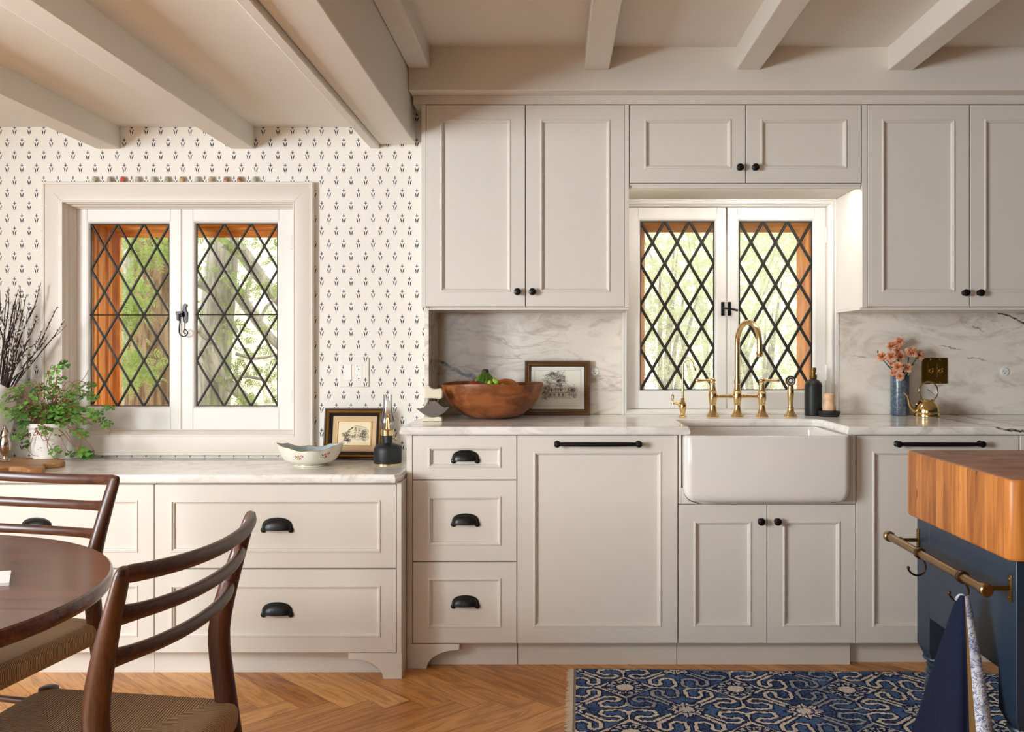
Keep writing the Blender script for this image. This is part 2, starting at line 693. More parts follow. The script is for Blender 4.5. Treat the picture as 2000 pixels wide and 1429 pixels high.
def mat_bowl():
    m = Mat('old_turned_wood', 0.45, 0, spec=0.4)
    v = m.mapped('Object', (3, 3, 9))
    a = m.noise(v, 2.5, 6, 0.6, 0.8)
    c = m.mix(a.step(0.3, 0.7), srgb(112, 60, 26), srgb(168, 100, 52))
    b = m.noise(m.coord('Object'), 11, 4, 0.6)
    c = m.mix(b.step(0.55, 0.72) * 0.6, c, srgb(92, 46, 22))
    d = m.noise(m.mapped('Object', (4, 4, 26)), 3, 4).step(0.62, 0.7)
    c = m.mix(d * 0.5, c, srgb(70, 36, 20))
    m.color(c)
    m.bump(b, 0.12, 0.003)
    return m.mat


def mat_vase():
    m = Mat('mottled_blue_glaze', 0.22, 0, spec=0.5)
    n = m.noise(m.coord('Object'), 90, 3)
    k = m.noise(m.coord('Object'), 12, 3)
    m.color(m.mix(n.step(0.4, 0.65), srgb(72, 86, 100), m.mix(k, srgb(90, 102, 114), srgb(108, 116, 124))))
    m.bump(n, 0.5, 0.002)
    return m.mat


def mat_bark(name, a, b):
    m = Mat(name, 0.9, 0, spec=0.1)
    n = m.noise(m.mapped('Object', (14, 14, 1.6)), 2, 6, 0.65, 0.6)
    m.color(m.mix(n.step(0.35, 0.65), a, b))
    m.bump(n, 0.6, 0.02)
    return m.mat


def mat_leaf(name, a, b, spot=None, trans=0.25):
    m = Mat(name, 0.5, 0, spec=0.3)
    n = m.noise(m.coord('Object'), 23, 2)
    m.color(m.mix(n.step(0.35, 0.65), a, b))
    if trans:
        m.b.inputs['Subsurface Weight'].default_value = 0.0
        tl = m.node('ShaderNodeBsdfTranslucent')
        tl.inputs[0].default_value = (*[min(1, c * 1.4) for c in b], 1)
        mx = m.node('ShaderNodeMixShader')
        mx.inputs[0].default_value = trans
        out = [q for q in m.nt.nodes if q.type == 'OUTPUT_MATERIAL'][0]
        m.link(m.b.outputs[0], mx.inputs[1])
        m.link(tl.outputs[0], mx.inputs[2])
        m.link(mx.outputs[0], out.inputs[0])
    return m.mat

# ================================================================ THE SETTING
YW1, YW2 = 3.88, 4.12            # window wall of the dining end, back wall of the sink end
YF = 3.46                        # faces of the tall base cabinets
YL = 3.352                       # faces of the low cabinets
YU = 3.75                        # faces of the wall cabinets


def build_floor():
    L, W = 0.60, 0.10
    n = 6
    mb = MB()
    grain = []
    rng = random.Random(3)
    c45 = math.cos(PI / 4)

    def wpos(u, v):
        return ((u + v) * c45 * W, 3.504 + (-u + v) * c45 * W)
    g = 0.006
    for m_ in range(-6, 7):
        for k in range(-48, 49):
            ox, oy = k + n * m_, k - n * m_
            for (u0, u1, v0, v1, horiz) in ((0, n, 0, 1, True), (-1, 0, 0, n, False)):
                a = [(ox + u0 + g, oy + v0 + g), (ox + u1 - g, oy + v0 + g), (ox + u1 - g, oy + v1 - g), (ox + u0 + g, oy + v1 - g)]
                P = [wpos(*q) for q in a]
                cx = sum(p[0] for p in P) / 4
                cy = sum(p[1] for p in P) / 4
                if not (-3.3 < cx < 2.9 and -2.1 < cy < 4.2):
                    continue
                r = rng.random() * 50
                mb.add([(p[0], p[1], 0.0) for p in P], [(0, 1, 2, 3)])
                for q in ((0, 0), (1, 0), (1, 1), (0, 1)):
                    al, ac = q if horiz else (q[1], q[0])
                    grain.append((al * L + r, ac * W + r * 0.37, r))
    nplank = len(mb.f)
    mb.cur = 1
    mb.box(-3.5, 5.4, -4.3, 4.4, -0.05, -0.0012)
    o = mb.build('floor', [mat_floor(), plain('floor_seam', srgb(98, 58, 28), 0.8)], origin=(0, 0, 0))
    at = o.data.attributes.new('grain', 'FLOAT_VECTOR', 'CORNER')
    vals = np.zeros((len(o.data.loops), 3), np.float32)
    vals[:nplank * 4] = np.array(grain, np.float32)
    at.data.foreach_set('vector', vals.ravel())
    tag(o, 'honey oak floor laid in a herringbone of narrow planks', 'floor', kind='structure')


build_floor()

ZC1, ZC2 = 2.135, 2.403


def S(name, mb, mats, label, cat, **k):
    return tag(mb.build(name, mats, **k), label, cat, kind='structure')


# window wall with an opening; papered
mb = MB()
wx0, wx1, wz0, wz1 = -2.06, -1.10, 0.80, 1.815
mb.box(-3.4, wx0, YW1, 4.2, 0, 2.6)
mb.box(wx1, -0.53, YW1, 4.2, 0, 2.6)
mb.box(wx0, wx1, YW1, 4.2, 0, wz0)
mb.box(wx0, wx1, YW1, 4.2, wz1, 2.6)
S('wall_left_of_sink', mb, WALLPAPER, 'cream wall papered with rows of small navy tulips', 'wall')
# back wall behind the sink
mb = MB()
rx0, rx1, rz0, rz1 = 0.325, 1.221, 0.905, 1.845
mb.box(-0.53, rx0, YW2, 4.34, 0, 2.6)
mb.box(rx1, 5.3, YW2, 4.34, 0, 2.6)
mb.box(rx0, rx1, YW2, 4.34, 0, rz0)
mb.box(rx0, rx1, YW2, 4.34, rz1, 2.6)
S('wall_back', mb, WALLPAINT, 'painted wall behind the marble and the sink window', 'wall')
# unseen walls with the big window openings the daylight comes through
mb = MB()
mb.box(-3.5, -3.4, -4.3, -0.53, 0, 2.6)
mb.box(-3.5, -3.4, 1.23, 4.2, 0, 2.6)
mb.box(-3.5, -3.4, -0.53, 1.23, 0, 0.75)
mb.box(-3.5, -3.4, -0.53, 1.23, 2.1, 2.6)
S('wall_side_near_table', mb, WALL_ABSORB, 'deep green, light-absorbing unseen side wall of the dining end with a wide window opening', 'wall')
mb = MB()
mb.box(-3.4, -3.27, -4.3, -4.2, 0, 2.6)
mb.box(-0.63, 5.4, -4.3, -4.2, 0, 2.6)
mb.box(-3.27, -0.63, -4.3, -4.2, 0, 0.75)
mb.box(-3.27, -0.63, -4.3, -4.2, 2.1, 2.6)
S('wall_rear', mb, WALL_ABSORB, 'deep green, light-absorbing unseen wall behind the viewer with a wide window opening', 'wall')
mb = MB()
mb.box(5.3, 5.4, -4.2, 4.34, 0, 2.6)
S('wall_side_near_island', mb, WALL_ABSORB, 'deep green, light-absorbing unseen side wall of the kitchen end', 'wall')

mb = MB()
mb.box(-3.4, -0.66, -4.2, YW1, ZC1, 2.6)
S('ceiling', mb, PAINT_WARM, 'low cream ceiling between beams over the dining end', 'ceiling')
mb = MB()
mb.box(-0.66, 5.3, -4.2, YW2, ZC2, 2.6)
S('ceiling', mb, PAINT_WARM, 'higher cream ceiling between beams over the sink end', 'ceiling')


def beam(x0, x1, z0, z1, y1, label):
    mb = MB()
    mb.box(x0, x1, -4.19, y1, z0, z1)
    S('trim_%d' % beam.n, mb, PAINT_WARM, label, 'ceiling beam', bevel=0.004)
    beam.n += 1


beam.n = 1
beam(-2.62, -2.51, 2.042, 2.145, YW1, 'painted ceiling beam farthest from the step in the ceiling')
beam(-1.927, -1.828, 2.042, 2.145, YW1, 'painted ceiling beam meeting the wall over the hinge side of the window')
beam(-1.362, -1.263, 2.042, 2.145, YW1, 'painted ceiling beam meeting the wall over the middle of the papered window')
beam(-0.775, -0.737, 2.044, 2.145, YW1, 'thin painted beam board lying against the wide header')
beam(-0.735, -0.585, 2.061, 2.45, YW1 - 0.004, 'wide painted header where the ceiling steps up')
beam(-0.583, -0.497, 2.319, 2.41, 3.675, 'painted beam alongside the header under the higher ceiling')
beam(0.120, 0.218, 2.313, 2.41, 3.675, 'painted beam over the pair of tall cabinet doors')
beam(0.724, 0.820, 2.313, 2.41, 3.675, 'painted beam over the small cabinet above the sink window')
beam(1.330, 1.428, 2.311, 2.41, 3.675, 'painted beam over the cabinet above the vase')
# soffit and crown strip over the wall cabinets
mb = MB()
mb.box(-0.583, 5.29, 3.673, YW2, 2.232, 2.42)
S('trim_%d' % beam.n, mb, PAINT_WARM, 'cream soffit box across the top of the wall cabinets', 'soffit', bevel=0.003)
beam.n += 1


# ================================================================ WINDOWS
def lattice(mb, x0, x1, z0, z1, y, nx, nz, w, t, rod=False):
    """leaded diamonds clipped to the pane"""
    W, H = x1 - x0, z1 - z0
    ax, az = W / nx, H / nz
    L = math.hypot(ax, az)

    def bar(p, q):
        dx, dz = q[0] - p[0], q[1] - p[1]
        l = math.hypot(dx, dz)
        if l < 0.004:
            return
        ux, uz = -dz / l * w / 2, dx / l * w / 2
        vs = []
        for yy, k in ((y - t / 2, 0.55), (y - t * 0.15, 1.0), (y + t / 2, 1.0)):
            vs.append([(p[0] + ux * k, yy, p[1] + uz * k), (q[0] + ux * k, yy, q[1] + uz * k), (q[0] - ux * k, yy, q[1] - uz * k), (p[0] - ux * k, yy, p[1] - uz * k)])
        mb.loft(vs)
    for k in range(-nx - nz, nx + nz + 1):
        for sgn in (1, -1):
            # line (x-x0)/ax + sgn*(z-z0)/az = k
            pts = []
            for xx in (x0, x1):
                zz = z0 + (k - (xx - x0) / ax) * az * sgn
                if z0 - 1e-6 <= zz <= z1 + 1e-6:
                    pts.append((xx, zz))
            for zz in (z0, z1):
                xx = x0 + (k - sgn * (zz - z0) / az) * ax
                if x0 + 1e-6 < xx < x1 - 1e-6:
                    pts.append((xx, zz))
            if len(pts) >= 2:
                pts.sort()
                bar(pts[0], pts[-1])
    b = w * 0.8
    mb.box(x0 - b / 2, x0 + b / 2, y - t / 2, y + t / 2, z0, z1)
    mb.box(x1 - b / 2, x1 + b / 2, y - t / 2, y + t / 2, z0, z1)
    mb.box(x0, x1, y - t / 2, y + t / 2, z0 - b / 2, z0 + b / 2)
    mb.box(x0, x1, y - t / 2, y + t / 2, z1 - b / 2, z1 + b / 2)
    # solder blobs where the bars cross
    for i in range(2 * nx + 1):
        for j in range(2 * nz + 1):
            if (i + j) % 2 == 0:
                mb.sphere((x0 + i * ax / 2, y - t * 0.3, z0 + j * az / 2), (w * 0.72, t * 0.45, w * 0.72), 8, 5)
    if rod:
        mb.tube([(x0 - 0.012, y - t * 0.9, (z0 + z1) / 2), (x1 + 0.012, y - t * 0.9, (z0 + z1) / 2)], 0.0028, 8)


def sash(win, x0, x1, z0, z1, gx0, gx1, gz0, gz1, y, label, gmat, w, t, rod):
    mb = MB()
    d = 0.04
    # mitre-free stiles and rails with a sticking bead towards the glass
    frame4(mb, x0, x1, z0, z1, gx0 - .009, gx1 + .009, gz0 - .009, gz1 + .009, y, y + d)
    moulding(mb, gx0 - .0095, gx1 + .0095, gz0 - .0095, gz1 + .0095, [(0, y + .001), (.003, y + .001), (.006, y + .005), (.0095, y + .010), (.0095, y + .03), (0, y + .03)])
    s = mb.build('sash', SASHW, win, bevel=0.0018)
    s['label'] = label
    mb = MB()
    mb.box(gx0 - .003, gx1 + .003, y + .0165, y + .0195, gz0 - .003, gz1 + .003)
    mb.build('glass_pane', gmat, s)
    mb = MB()
    lattice(mb, gx0, gx1, gz0, gz1, y + 0.0165, 3, 4, w, t, rod)
    mb.build('lead_lattice', LEAD, s)
    return s


def hinge(mb, x, y, z, h=0.05):
    mb.tube([(x, y, z - h / 2), (x, y, z + h / 2)], 0.006, 12)
    for k in (-0.5, -0.17, 0.17, 0.5):
        mb.tube([(x, y, z + k * h - .001), (x, y, z + k * h + .001)], 0.0068, 12)
    mb.sphere((x, y, z + h / 2), .006, 10, 6)


# --- window 1, papered wall
w1 = struct('window_1', 'leaded diamond casement pair in deep cream casing on the papered wall', 'window', (-1.576, 3.88, 0.756))
yf = 3.85
mb = MB()
cas = [(0, YW1 - .001), (0, yf + .004), (.004, yf), (.009, yf), (.011, yf + .006), (.014, yf + .004), (.078, yf + .004),
       (.080, yf + .002), (.085, yf + .002), (.0855, YW1 - .001)]
ox0, ox1, oz0, oz1 = -2.143, -1.0086, 0.756, 1.8995
ix0, ix1, iz0, iz1 = -2.058, -1.094, 0.842, 1.8145
rings = []
for a, y in cas:
    f = a / .0855
    rings.append([(ox0 + (ix0 - ox0) * f, y, oz0 + (iz0 - oz0) * f), (ox1 + (ix1 - ox1) * f, y, oz0 + (iz0 - oz0) * f),
                  (ox1 + (ix1 - ox1) * f, y, oz1 + (iz1 - oz1) * f), (ox0 + (ix0 - ox0) * f, y, oz1 + (iz1 - oz1) * f)])
rings.append(rings[0])
mb.loft(rings, False, False)
# fine mitre joints of the upper corners
for (xa, xb) in ((ox0, ix0), (ox1, ix1)):
    dx = .0008
    mb.add([(xa * .45 + xb * .55 - dx, yf + .0032, oz1 * .45 + iz1 * .55), (xa * .45 + xb * .55 + dx, yf + .0032, oz1 * .45 + iz1 * .55),
            (xb + dx, yf + .0012, iz1), (xb - dx, yf + .0012, iz1)], [(0, 1, 2, 3)])
mb.build('casing', TRIM, w1)
mb = MB()
# jamb lining: small quirk and two steps down to the sashes
st = [(0, yf + .006), (.0, yf + .02), (.004, yf + .022), (.004, yf + .045), (.010, yf + .05), (.012, yf + .075), (.017, yf + .08), (.017, 3.99), (-.004, 3.99), (-.004, yf + .006)]
moulding(mb, ix0, ix1, iz0, iz1, st)
mb.build('jamb', TRIM, w1)
ys = 3.94
s1 = sash(w1, -2.042, -1.5985, .858, 1.7985, px(178, ys + .016), px(332, ys + .016), pz(793, ys + .016), pz(437, ys + .016), ys, 'cream casement sash with the cedar reveal seen through it', GLASS1, .0085, .008, True)
s2 = sash(w1, -1.5955, -1.110, .858, 1.7985, px(384, ys + .016), px(543, ys + .016), pz(793, ys + .016), pz(436, ys + .016), ys, 'cream casement sash carrying the iron latch', GLASS1, .0085, .008, True)
mb = MB()
mb.tube([(-1.5965, ys - .001, .860), (-1.5965, ys - .001, 1.796)], .004, 10)
mb.build('meeting_bead', TRIM, s2)
mb = MB()
hinge(mb, -2.044, ys - .006, pz(467, ys), .052)
hinge(mb, -2.044, ys - .006, pz(775, ys), .052)
hinge(mb, -1.118, ys - .006, pz(475, ys), .052)
hinge(mb, -1.118, ys - .006, pz(775, ys), .052)
mb.build('hinges', TRIM, w1)
# iron monkey-tail latch
ly = ys
mb = MB()
k = 1 / 15.88
def LX(u): return px(330 + u * k * 1.0, ly)
def LZ(v): return pz(580 + v * k, ly)
mb.prism([(LX(430), LZ(430)), (LX(440), LZ(330)), (LX(445), LZ(260)), (LX(470), LZ(215)), (LX(520), LZ(205)), (LX(575), LZ(240)), (LX(570), LZ(300)), (LX(525), LZ(330)), (LX(555), LZ(430)),
          (LX(590), LZ(480)), (LX(575), LZ(770)), (LX(520), LZ(805)), (LX(455), LZ(770)), (LX(440), LZ(600))][::-1], 'y', ly - .007, ly)
mb.box(LX(255), LX(470), ly - .018, ly - .004, LZ(545), LZ(450))
mb.prism([(LX(262), LZ(460)), (LX(345), LZ(460)), (LX(345), LZ(740)), (LX(300), LZ(735)), (LX(270), LZ(690))][::-1], 'y', ly - .014, ly)
mb.build('latch_plate', IRON, s2, bevel=.0012)
mb = MB()
tail = [(430, 520), (405, 620), (410, 760), (390, 950), (392, 1080), (430, 1170), (520, 1225), (600, 1200), (655, 1120), (630, 1050), (570, 1010), (515, 1050), (520, 1110), (565, 1135), (585, 1118)]
pts = spline([(LX(a), ly - .02 - .006 * math.sin(i / 14 * PI), LZ(b)) for i, (a, b) in enumerate(tail)], 6)
mb.tube(pts, lerp_list([.0035, .003, .0026, .0022, .0018, .0016], len(pts)), 10)
mb.sphere((LX(440), ly - .016, LZ(560)), (.007, .007, .009), 12, 8)
mb.build('latch_tail', IRON_SMOOTH, s2)


def outer_window(win, gx0, gx1, gz0, gz1, y0, y1):
    """cedar lining and storm frame on the weather side"""
    f = 0.040
    e = .012
    pr = [(-e - .02, y0), (-e, y0), (-e, y0 + .030), (-e - .008, y0 + .0305), (-e - .008, y0 + .0345), (-e, y0 + .035), (-e, y0 + .05), (-e + .006, y0 + .054), (-e + .006, y0 + .075), (0, y0 + .08), (0.0, y1 - .07), (.012, y1 - .064), (.012, y1 - .055), (.004, y1 - .0545), (.004, y1 - .0505), (.012, y1 - .050), (.012, y1 - .03),
          (.024, y1 - .026), (f, y1 - .02), (f, y1), (-e - .02, y1)]
    for nm, mt, sides in (('cedar_upright', W_ORANGE_Z, (1, 3)), ('cedar_crosspiece', W_ORANGE_X, (0, 2))):
        for sd in sides:
            mb = MB()
            R = []
            for a, y in pr:
                r = rect_loop(gx0 + a, gx1 - a, gz0 + a, gz1 - a, y)
                R.append([r[sd], r[(sd + 1) % 4]])
            R.append(R[0])
            vs = [p for r in R for p in r]
            fs = [(2 * i, 2 * i + 1, 2 * i + 3, 2 * i + 2) for i in range(len(R) - 1)]
            mb.add(vs, fs)
            mb.build(nm, mt, win)
    mb = MB()
    mb.box(gx0 + f, gx1 - f, y1 - .012, y1 - .009, gz0 + f, gz1 - f)
    mb.build('storm_pane', GLASS1, win)


outer_window(w1, px(174, 3.98), px(552, 3.98), .895, pz(434, 3.98), 3.985, 4.195)

# --- window 2, over the sink
w2 = struct('window_2', 'leaded diamond casement pair over the sink between the wall cabinets', 'window', (0.775, 4.12, 0.91))
yf = 4.098
mb = MB()
prof = [(0, YW2 - .001), (0, yf + .002), (.002, yf), (.014, yf), (.016, yf + .004), (.020, yf + .004), (.022, yf), (.030, yf), (.034, yf + .006), (.036, yf + .014), (.040, yf + .016), (.040, 4.15)]
x0, x1, z0, z1 = .300, 1.2655, .895, 1.873
rings = []
for a, y in prof:
    rings.append([(x0 + a * .62, y, z0 + a * .8), (x1 - a * 1.1, y, z0 + a * .8), (x1 - a * 1.1, y, z1 - a * .85), (x0 + a * .62, y, z1 - a * .85)])
rings.append(rings[0])
mb.loft(rings, False, False)
mb.build('casing', SASHW, w2)
ys2 = 4.148
yg = ys2 + .016
s3 = sash(w2, .327, px(1418, ys2), pz(797, ys2), 1.8385, px(1250, yg), px(1395, yg), pz(762, yg), pz(432, yg), ys2, 'cream casement sash behind the small filter tap', GLASS2, .0125, .009, False)
s4 = sash(w2, px(1421, ys2), 1.2205, pz(797, ys2), 1.8385, px(1443, yg), px(1586, yg), pz(762, yg), pz(432, yg), ys2, 'cream casement sash with the turned iron fastener', GLASS2, .0125, .009, False)
mb = MB()
mb.box(.325, 1.222, ys2 - .012, 4.2, .897, pz(798.5, ys2))
mb.build('sill', SASHW, w2, bevel=.002)
mb = MB()
hinge(mb, px(1613.5, ys2 - .006), ys2 - .008, pz(460, ys2), .065)
hinge(mb, px(1613.5, ys2 - .006), ys2 - .008, pz(728, ys2), .065)
hinge(mb, px(1226.5, ys2 - .006), ys2 - .008, pz(728, ys2), .055)
mb.build('hinges', SASHW, w2)
mb = MB()
fx, fz = px(1412, ys2), pz(603, ys2)
mb.box(fx - .009, fx + .006, ys2 - .006, ys2, fz - .031, fz + .031)
mb.build('fastener_keep', IRON, s3, bevel=.001)
mb = MB()
fx2 = px(1424, ys2)
mb.box(fx2 - .007, fx2 + .008, ys2 - .006, ys2, fz - .031, fz + .031)
mb.tube(spline([(fx - .004, ys2 - .022, fz + .003), (fx2, ys2 - .022, fz - .001), (fx2 + .02, ys2 - .024, fz - .005), (fx2 + .034, ys2 - .03, fz - .009)], 5), [(.004 if i < 8 else .0055) for i in range(16)], 10)
mb.tube([(fx2, ys2, fz), (fx2, ys2 - .026, fz)], .0065, 12)
mb.build('fastener_lever', IRON, s4, bevel=.0008)
outer_window(w2, px(1247, 4.19), px(1589, 4.19), .893, pz(429, 4.19), 4.195, 4.335)

# ================================================================ BACKSPLASH
mb = MB()
mb.box(-0.517, .300, 4.102, YW2 - .0005, .911, 1.386)
mb.box(-0.536, -0.517, 3.79, YW2 - .0005, .911, 1.378)
o = mb.build('backsplash', M_SPLASH_L, bevel=.001)
tag(o, 'grey veined marble backsplash behind the wooden bowl, with a return at its end', 'backsplash')
mb = MB()
mb.box(1.2665, 2.99, 4.102, YW2 - .0005, .911, 1.386)
o = mb.build('backsplash', M_SPLASH_R, bevel=.001)
tag(o, 'pale veined marble backsplash behind the vase of carnations', 'backsplash')

# ================================================================ WORKTOPS
mb = MB()
cut = [(.506, YF - .026)]
r = .03
back_y = 3.826
out = [(2.985, YF - .026), (2.985, YW2 - .002), (-.5285, YW2 - .002), (-.5285, YW1 - .003), (-.5575, YW1 - .003), (-.578, 3.80), (-.578, YF - .026), (.506, YF - .026), (.506, back_y - .012), (.512, back_y - .004), (.52, back_y)]
for k in range(7):
    t = PI / 2 * k / 6
    out.append((1.094 - .05 + .05 * math.sin(t), back_y - .05 + .05 * math.cos(t)))
out.append((1.094, YF - .026))


def offset_poly(P, d):
    """inset a polygon given clockwise from above by d"""
    n = len(P)
    out = []
    for i in range(n):
        a, b, c = Vector(P[i - 1]), Vector(P[i]), Vector(P[(i + 1) % n])
        e1, e2 = (b - a).normalized(), (c - b).normalized()
        n1, n2 = Vector((-e1.y, e1.x)), Vector((-e2.y, e2.x))
        m = (n1 + n2)
        m = m / max(0.3, m.dot(n1)) if m.length > 1e-6 else n1
        q = b + m * d
        out.append((q.x, q.y))
    return out


def slab(name, P, z0, z1, mat, label, cat):
    area = sum(P[i - 1][0] * P[i][1] - P[i][0] * P[i - 1][1] for i in range(len(P)))
    if area < 0:
        P = P[::-1]
    mb = MB()
    rings = []
    for d, z in ((.005, z0), (.0015, z0 + .003), (0, z0 + .007), (0, z1 - .015), (.0015, z1 - .012), (.003, z1 - .0115), (.0035, z1 - .006), (.0055, z1 - .002), (.009, z1)):
        rings.append([(a, b, z) for a, b in offset_poly(P, d)])
    mb.loft(rings)
    return tag(mb.build(name, mat, angle=25), label, cat)


slab('countertop', out, .880, .910, M_COUNTER, 'white veined marble worktop notched around the farmhouse sink', 'countertop')
slab('countertop', [(-3.39, YL - .024), (-3.39, YW1 - .002), (-.5595, YW1 - .002), (-.5595, YF - .03), (-.5595, YL + .02), (-.575, YL - .024)], .7155, .7455, M_COUNTER,
     'lower white marble worktop under the papered wall', 'countertop')

# ================================================================ CABINETS
def cup_pull(parent, x, y, z, w=.11, h=.046, label=None):
    mb = MB()
    a, b, c = w / 2 - .008, h * .78, .025
    nu, nv = 22, 8
    for inner in (0, 1):
        k = 1 - inner * .1
        R = []
        for i in range(nu + 1):
            u = PI * i / nu
            row = []
            for j in range(nv + 1):
                v = PI / 2 * j / nv
                su = math.sin(u) ** .6
                row.append((x + a * k * math.cos(u), y - .002 - c * k * su * math.sin(v), z - .012 + b * k * su * math.cos(v)))
            R.append(row)
        vs = [p for r_ in R for p in r_]
        fs = []
        for i in range(nu):
            for j in range(nv):
                q = (i * (nv + 1) + j, (i + 1) * (nv + 1) + j, (i + 1) * (nv + 1) + j + 1, i * (nv + 1) + j + 1)
                fs.append(q if inner else q[::-1])
        mb.add(vs, fs)
    # rolled rim on the face and eared ends
    rim = [(x + (a + .001) * math.cos(PI * i / 24), y - .002, z - .012 + (b + .001) * math.sin(PI * i / 24) ** .6) for i in range(25)]
    mb.tube(rim, .003, 8)
    lip = [(x + a * math.cos(PI * i / 24), y - .002 - c * math.sin(PI * i / 24) ** .6, z - .012) for i in range(25)]
    mb.tube(lip, .0016, 8)
    for s_ in (-1, 1):
        mb.sphere((x + s_ * (w / 2 - .010), y - .003, z - .0145), (.0105, .005, .0105), 14, 8)
    o = mb.build('cup_pull', IRON, parent, angle=50)
    if label:
        o['label'] = label
    return o


def bar_pull(parent, x, y, z, w=.33):
    mb = MB()
    n = 24
    pts, rr = [], []
    for i in range(n + 1):
        t = -1 + 2 * i / n
        pts.append((x + t * (w / 2 - .012), y - .026 - .006 * (1 - t * t), z))
        rr.append(.0088 - .0022 * abs(t) ** 4)
    mb.tube(pts, rr, 14)
    for s_ in (-1, 1):
        xe = x + s_ * (w / 2 - .012)
        mb.lathe([(.004, .036), (.010, .0345), (.0125, .031), (.0125, .027), (.009, .023), (.0075, .019), (.0085, .004), (.012, .001), (.012, 0)], (xe, y, z), 20, 'y')
    return mb.build('bar_pull', IRON_SMOOTH, parent)


def knob(parent, x, y, z, r=.0145):
    mb = MB()
    mb.lathe([(.001, .029), (r * .55, .0285), (r * .9, .026), (r, .022), (r * .93, .018), (r * .55, .0145), (r * .42, .010), (r * .5, .003), (r * .75, .001), (r * .75, 0)], (x, y, z), 24, 'y')
    return mb.build('knob', IRON_SMOOTH, parent)


def carcass(root, x0, x1, y0, y1, z0, z1, mat=None):
    mb = MB()
    mb.box(x0, x1, y0, y1, z0, z1)
    return mb.build('carcass', mat or PAINT, root, bevel=.001)


def front(name, root, x0, x1, z0, z1, y, f, fz=None):
    mb = MB()
    panel(mb, x0, x1, z0, z1, y, f, fz)
    return mb.build(name, PAINT, root, angle=25)


# ---- low cabinets under the papered wall
def bracket_foot(root, P, y0, y1):
    mb = MB()
    mb.prism(P, 'y', y0, y1)
    return mb.build('bracket_foot', PAINT, root, bevel=.0012)


zt, zm0, zm1, zb = pz(946, YL), pz(1109, YL), pz(1112, YL), pz(1274, YL)
for (xa, xb, lab, dl) in ((px(-164, YL), px(300, YL), 'low cream drawer cabinet behind the dining chairs and table', ('its upper drawer', 'its lower drawer')),
                          (px(302.5, YL), px(774, YL), 'low cream two-drawer cabinet standing next to the taller drawer stack', ('its upper drawer', 'its lower drawer'))):
    last = xb > -1
    root = thing('drawer_cabinet', lab, 'cabinet', ((xa + xb) / 2, 3.6, 0))
    carcass(root, xa - .001, xb + (.019 if last else .001), YL + (.0205), YW1 - .002, zb - .004, .7145)
    for (z0, z1) in ((zm0, zt), (zb, zm1)):
        d = front('drawer', root, xa, xb, z0, z1, YL, .056, .056)
        cup_pull(d, px(540 if last else 69, YL), YL + .009, (z0 + z1) / 2 - .0, .12, .05)
    if last:
        mb = MB()
        mb.box(xb + .002, -.5565, YL, YL + .024, zb - .002, .7145)
        mb.build('end_stile', PAINT, root, bevel=.001)
        mb = MB()
        mb.box(-.5755, -.5565, YL + .02, YF + .05, 0.0, zb)
        mb.build('side_panel', PAINT, root)
        c = [(748 - (748 - 690) * math.sin(t) , 1326 - (1326 - 1287) * (1 - math.cos(t))) for t in [0]]
        arc = []
        for i in range(13):
            t = PI / 2 * i / 12
            arc.append((px(690 + 58 * math.cos(t), YL), pz(1326 - 39 * math.sin(t), YL)))
        P = [(px(776, YL) + .0165, pz(1275, YL)), (px(776, YL) + .0165, 0.0), (px(748, YL), 0.0)] + [(a, max(b, 0.001)) for a, b in arc[1:]] + [(px(680, YL), pz(1287, YL)), (px(680, YL), pz(1275, YL))]
        bracket_foot(root, P, YL, YL + .022)
        tk0, tk1 = px(302, 3.425), -.577
    else:
        tk0, tk1 = xa, px(301.5, 3.425)
    mb = MB()
    mb.box(tk0, tk1, 3.424, 3.44, 0.0, zb - .004)
    mb.build('toe_board', PAINT, root)

# ---- tall drawer stack
zt, zb = pz(850, YF), pz(1256, YF)
xa, xb = px(806, YF), px(1009, YF)
root = thing('drawer_cabinet', 'three-drawer cream cabinet with cup pulls at the end of the marble worktop', 'cabinet', ((xa + xb) / 2, 3.7, 0))
carcass(root, -.5550, xb + .001, YF + .0205, YW1 - .003, zb - .003, .8795)
mb = MB()
mb.box(-.5550, xa - .002, YF, YF + .024, zb - .002, .8795)
mb.build('end_stile', PAINT, root, bevel=.001)
for (y0, y1, fz) in ((850, 936, .043), (938.5, 1095.5, .058), (1098, 1256, .058)):
    d = front('drawer', root, xa, xb, pz(y1, YF), pz(y0, YF), YF, .058, fz)
    cup_pull(d, px(908.5, YF), YF + .009, (pz(y0, YF) + pz(y1, YF)) / 2 + .001, .11, .044)
arc = []
for i in range(13):
    t = PI / 2 * i / 12
    arc.append((px(890 - 57 * math.cos(t), YF), pz(1307 - 37 * math.sin(t), YF)))
P = [(-.5550, pz(1257.5, YF)), (px(897, YF), pz(1257.5, YF)), (px(897, YF), pz(1269, YF))] + arc[::-1][:-1] + [(px(833, YF), 0.0), (-.5550, 0.0)]
bracket_foot(root, [(a, max(b, 0)) for a, b in P][::-1], YF, YF + .022)
mb = MB()
mb.box(-.5550, xb, 3.509, 3.525, 0, zb - .004)
mb.box(-.5550, -.537, YF + .02, 3.525, 0, zb - .003)
mb.build('toe_board', PAINT, root)


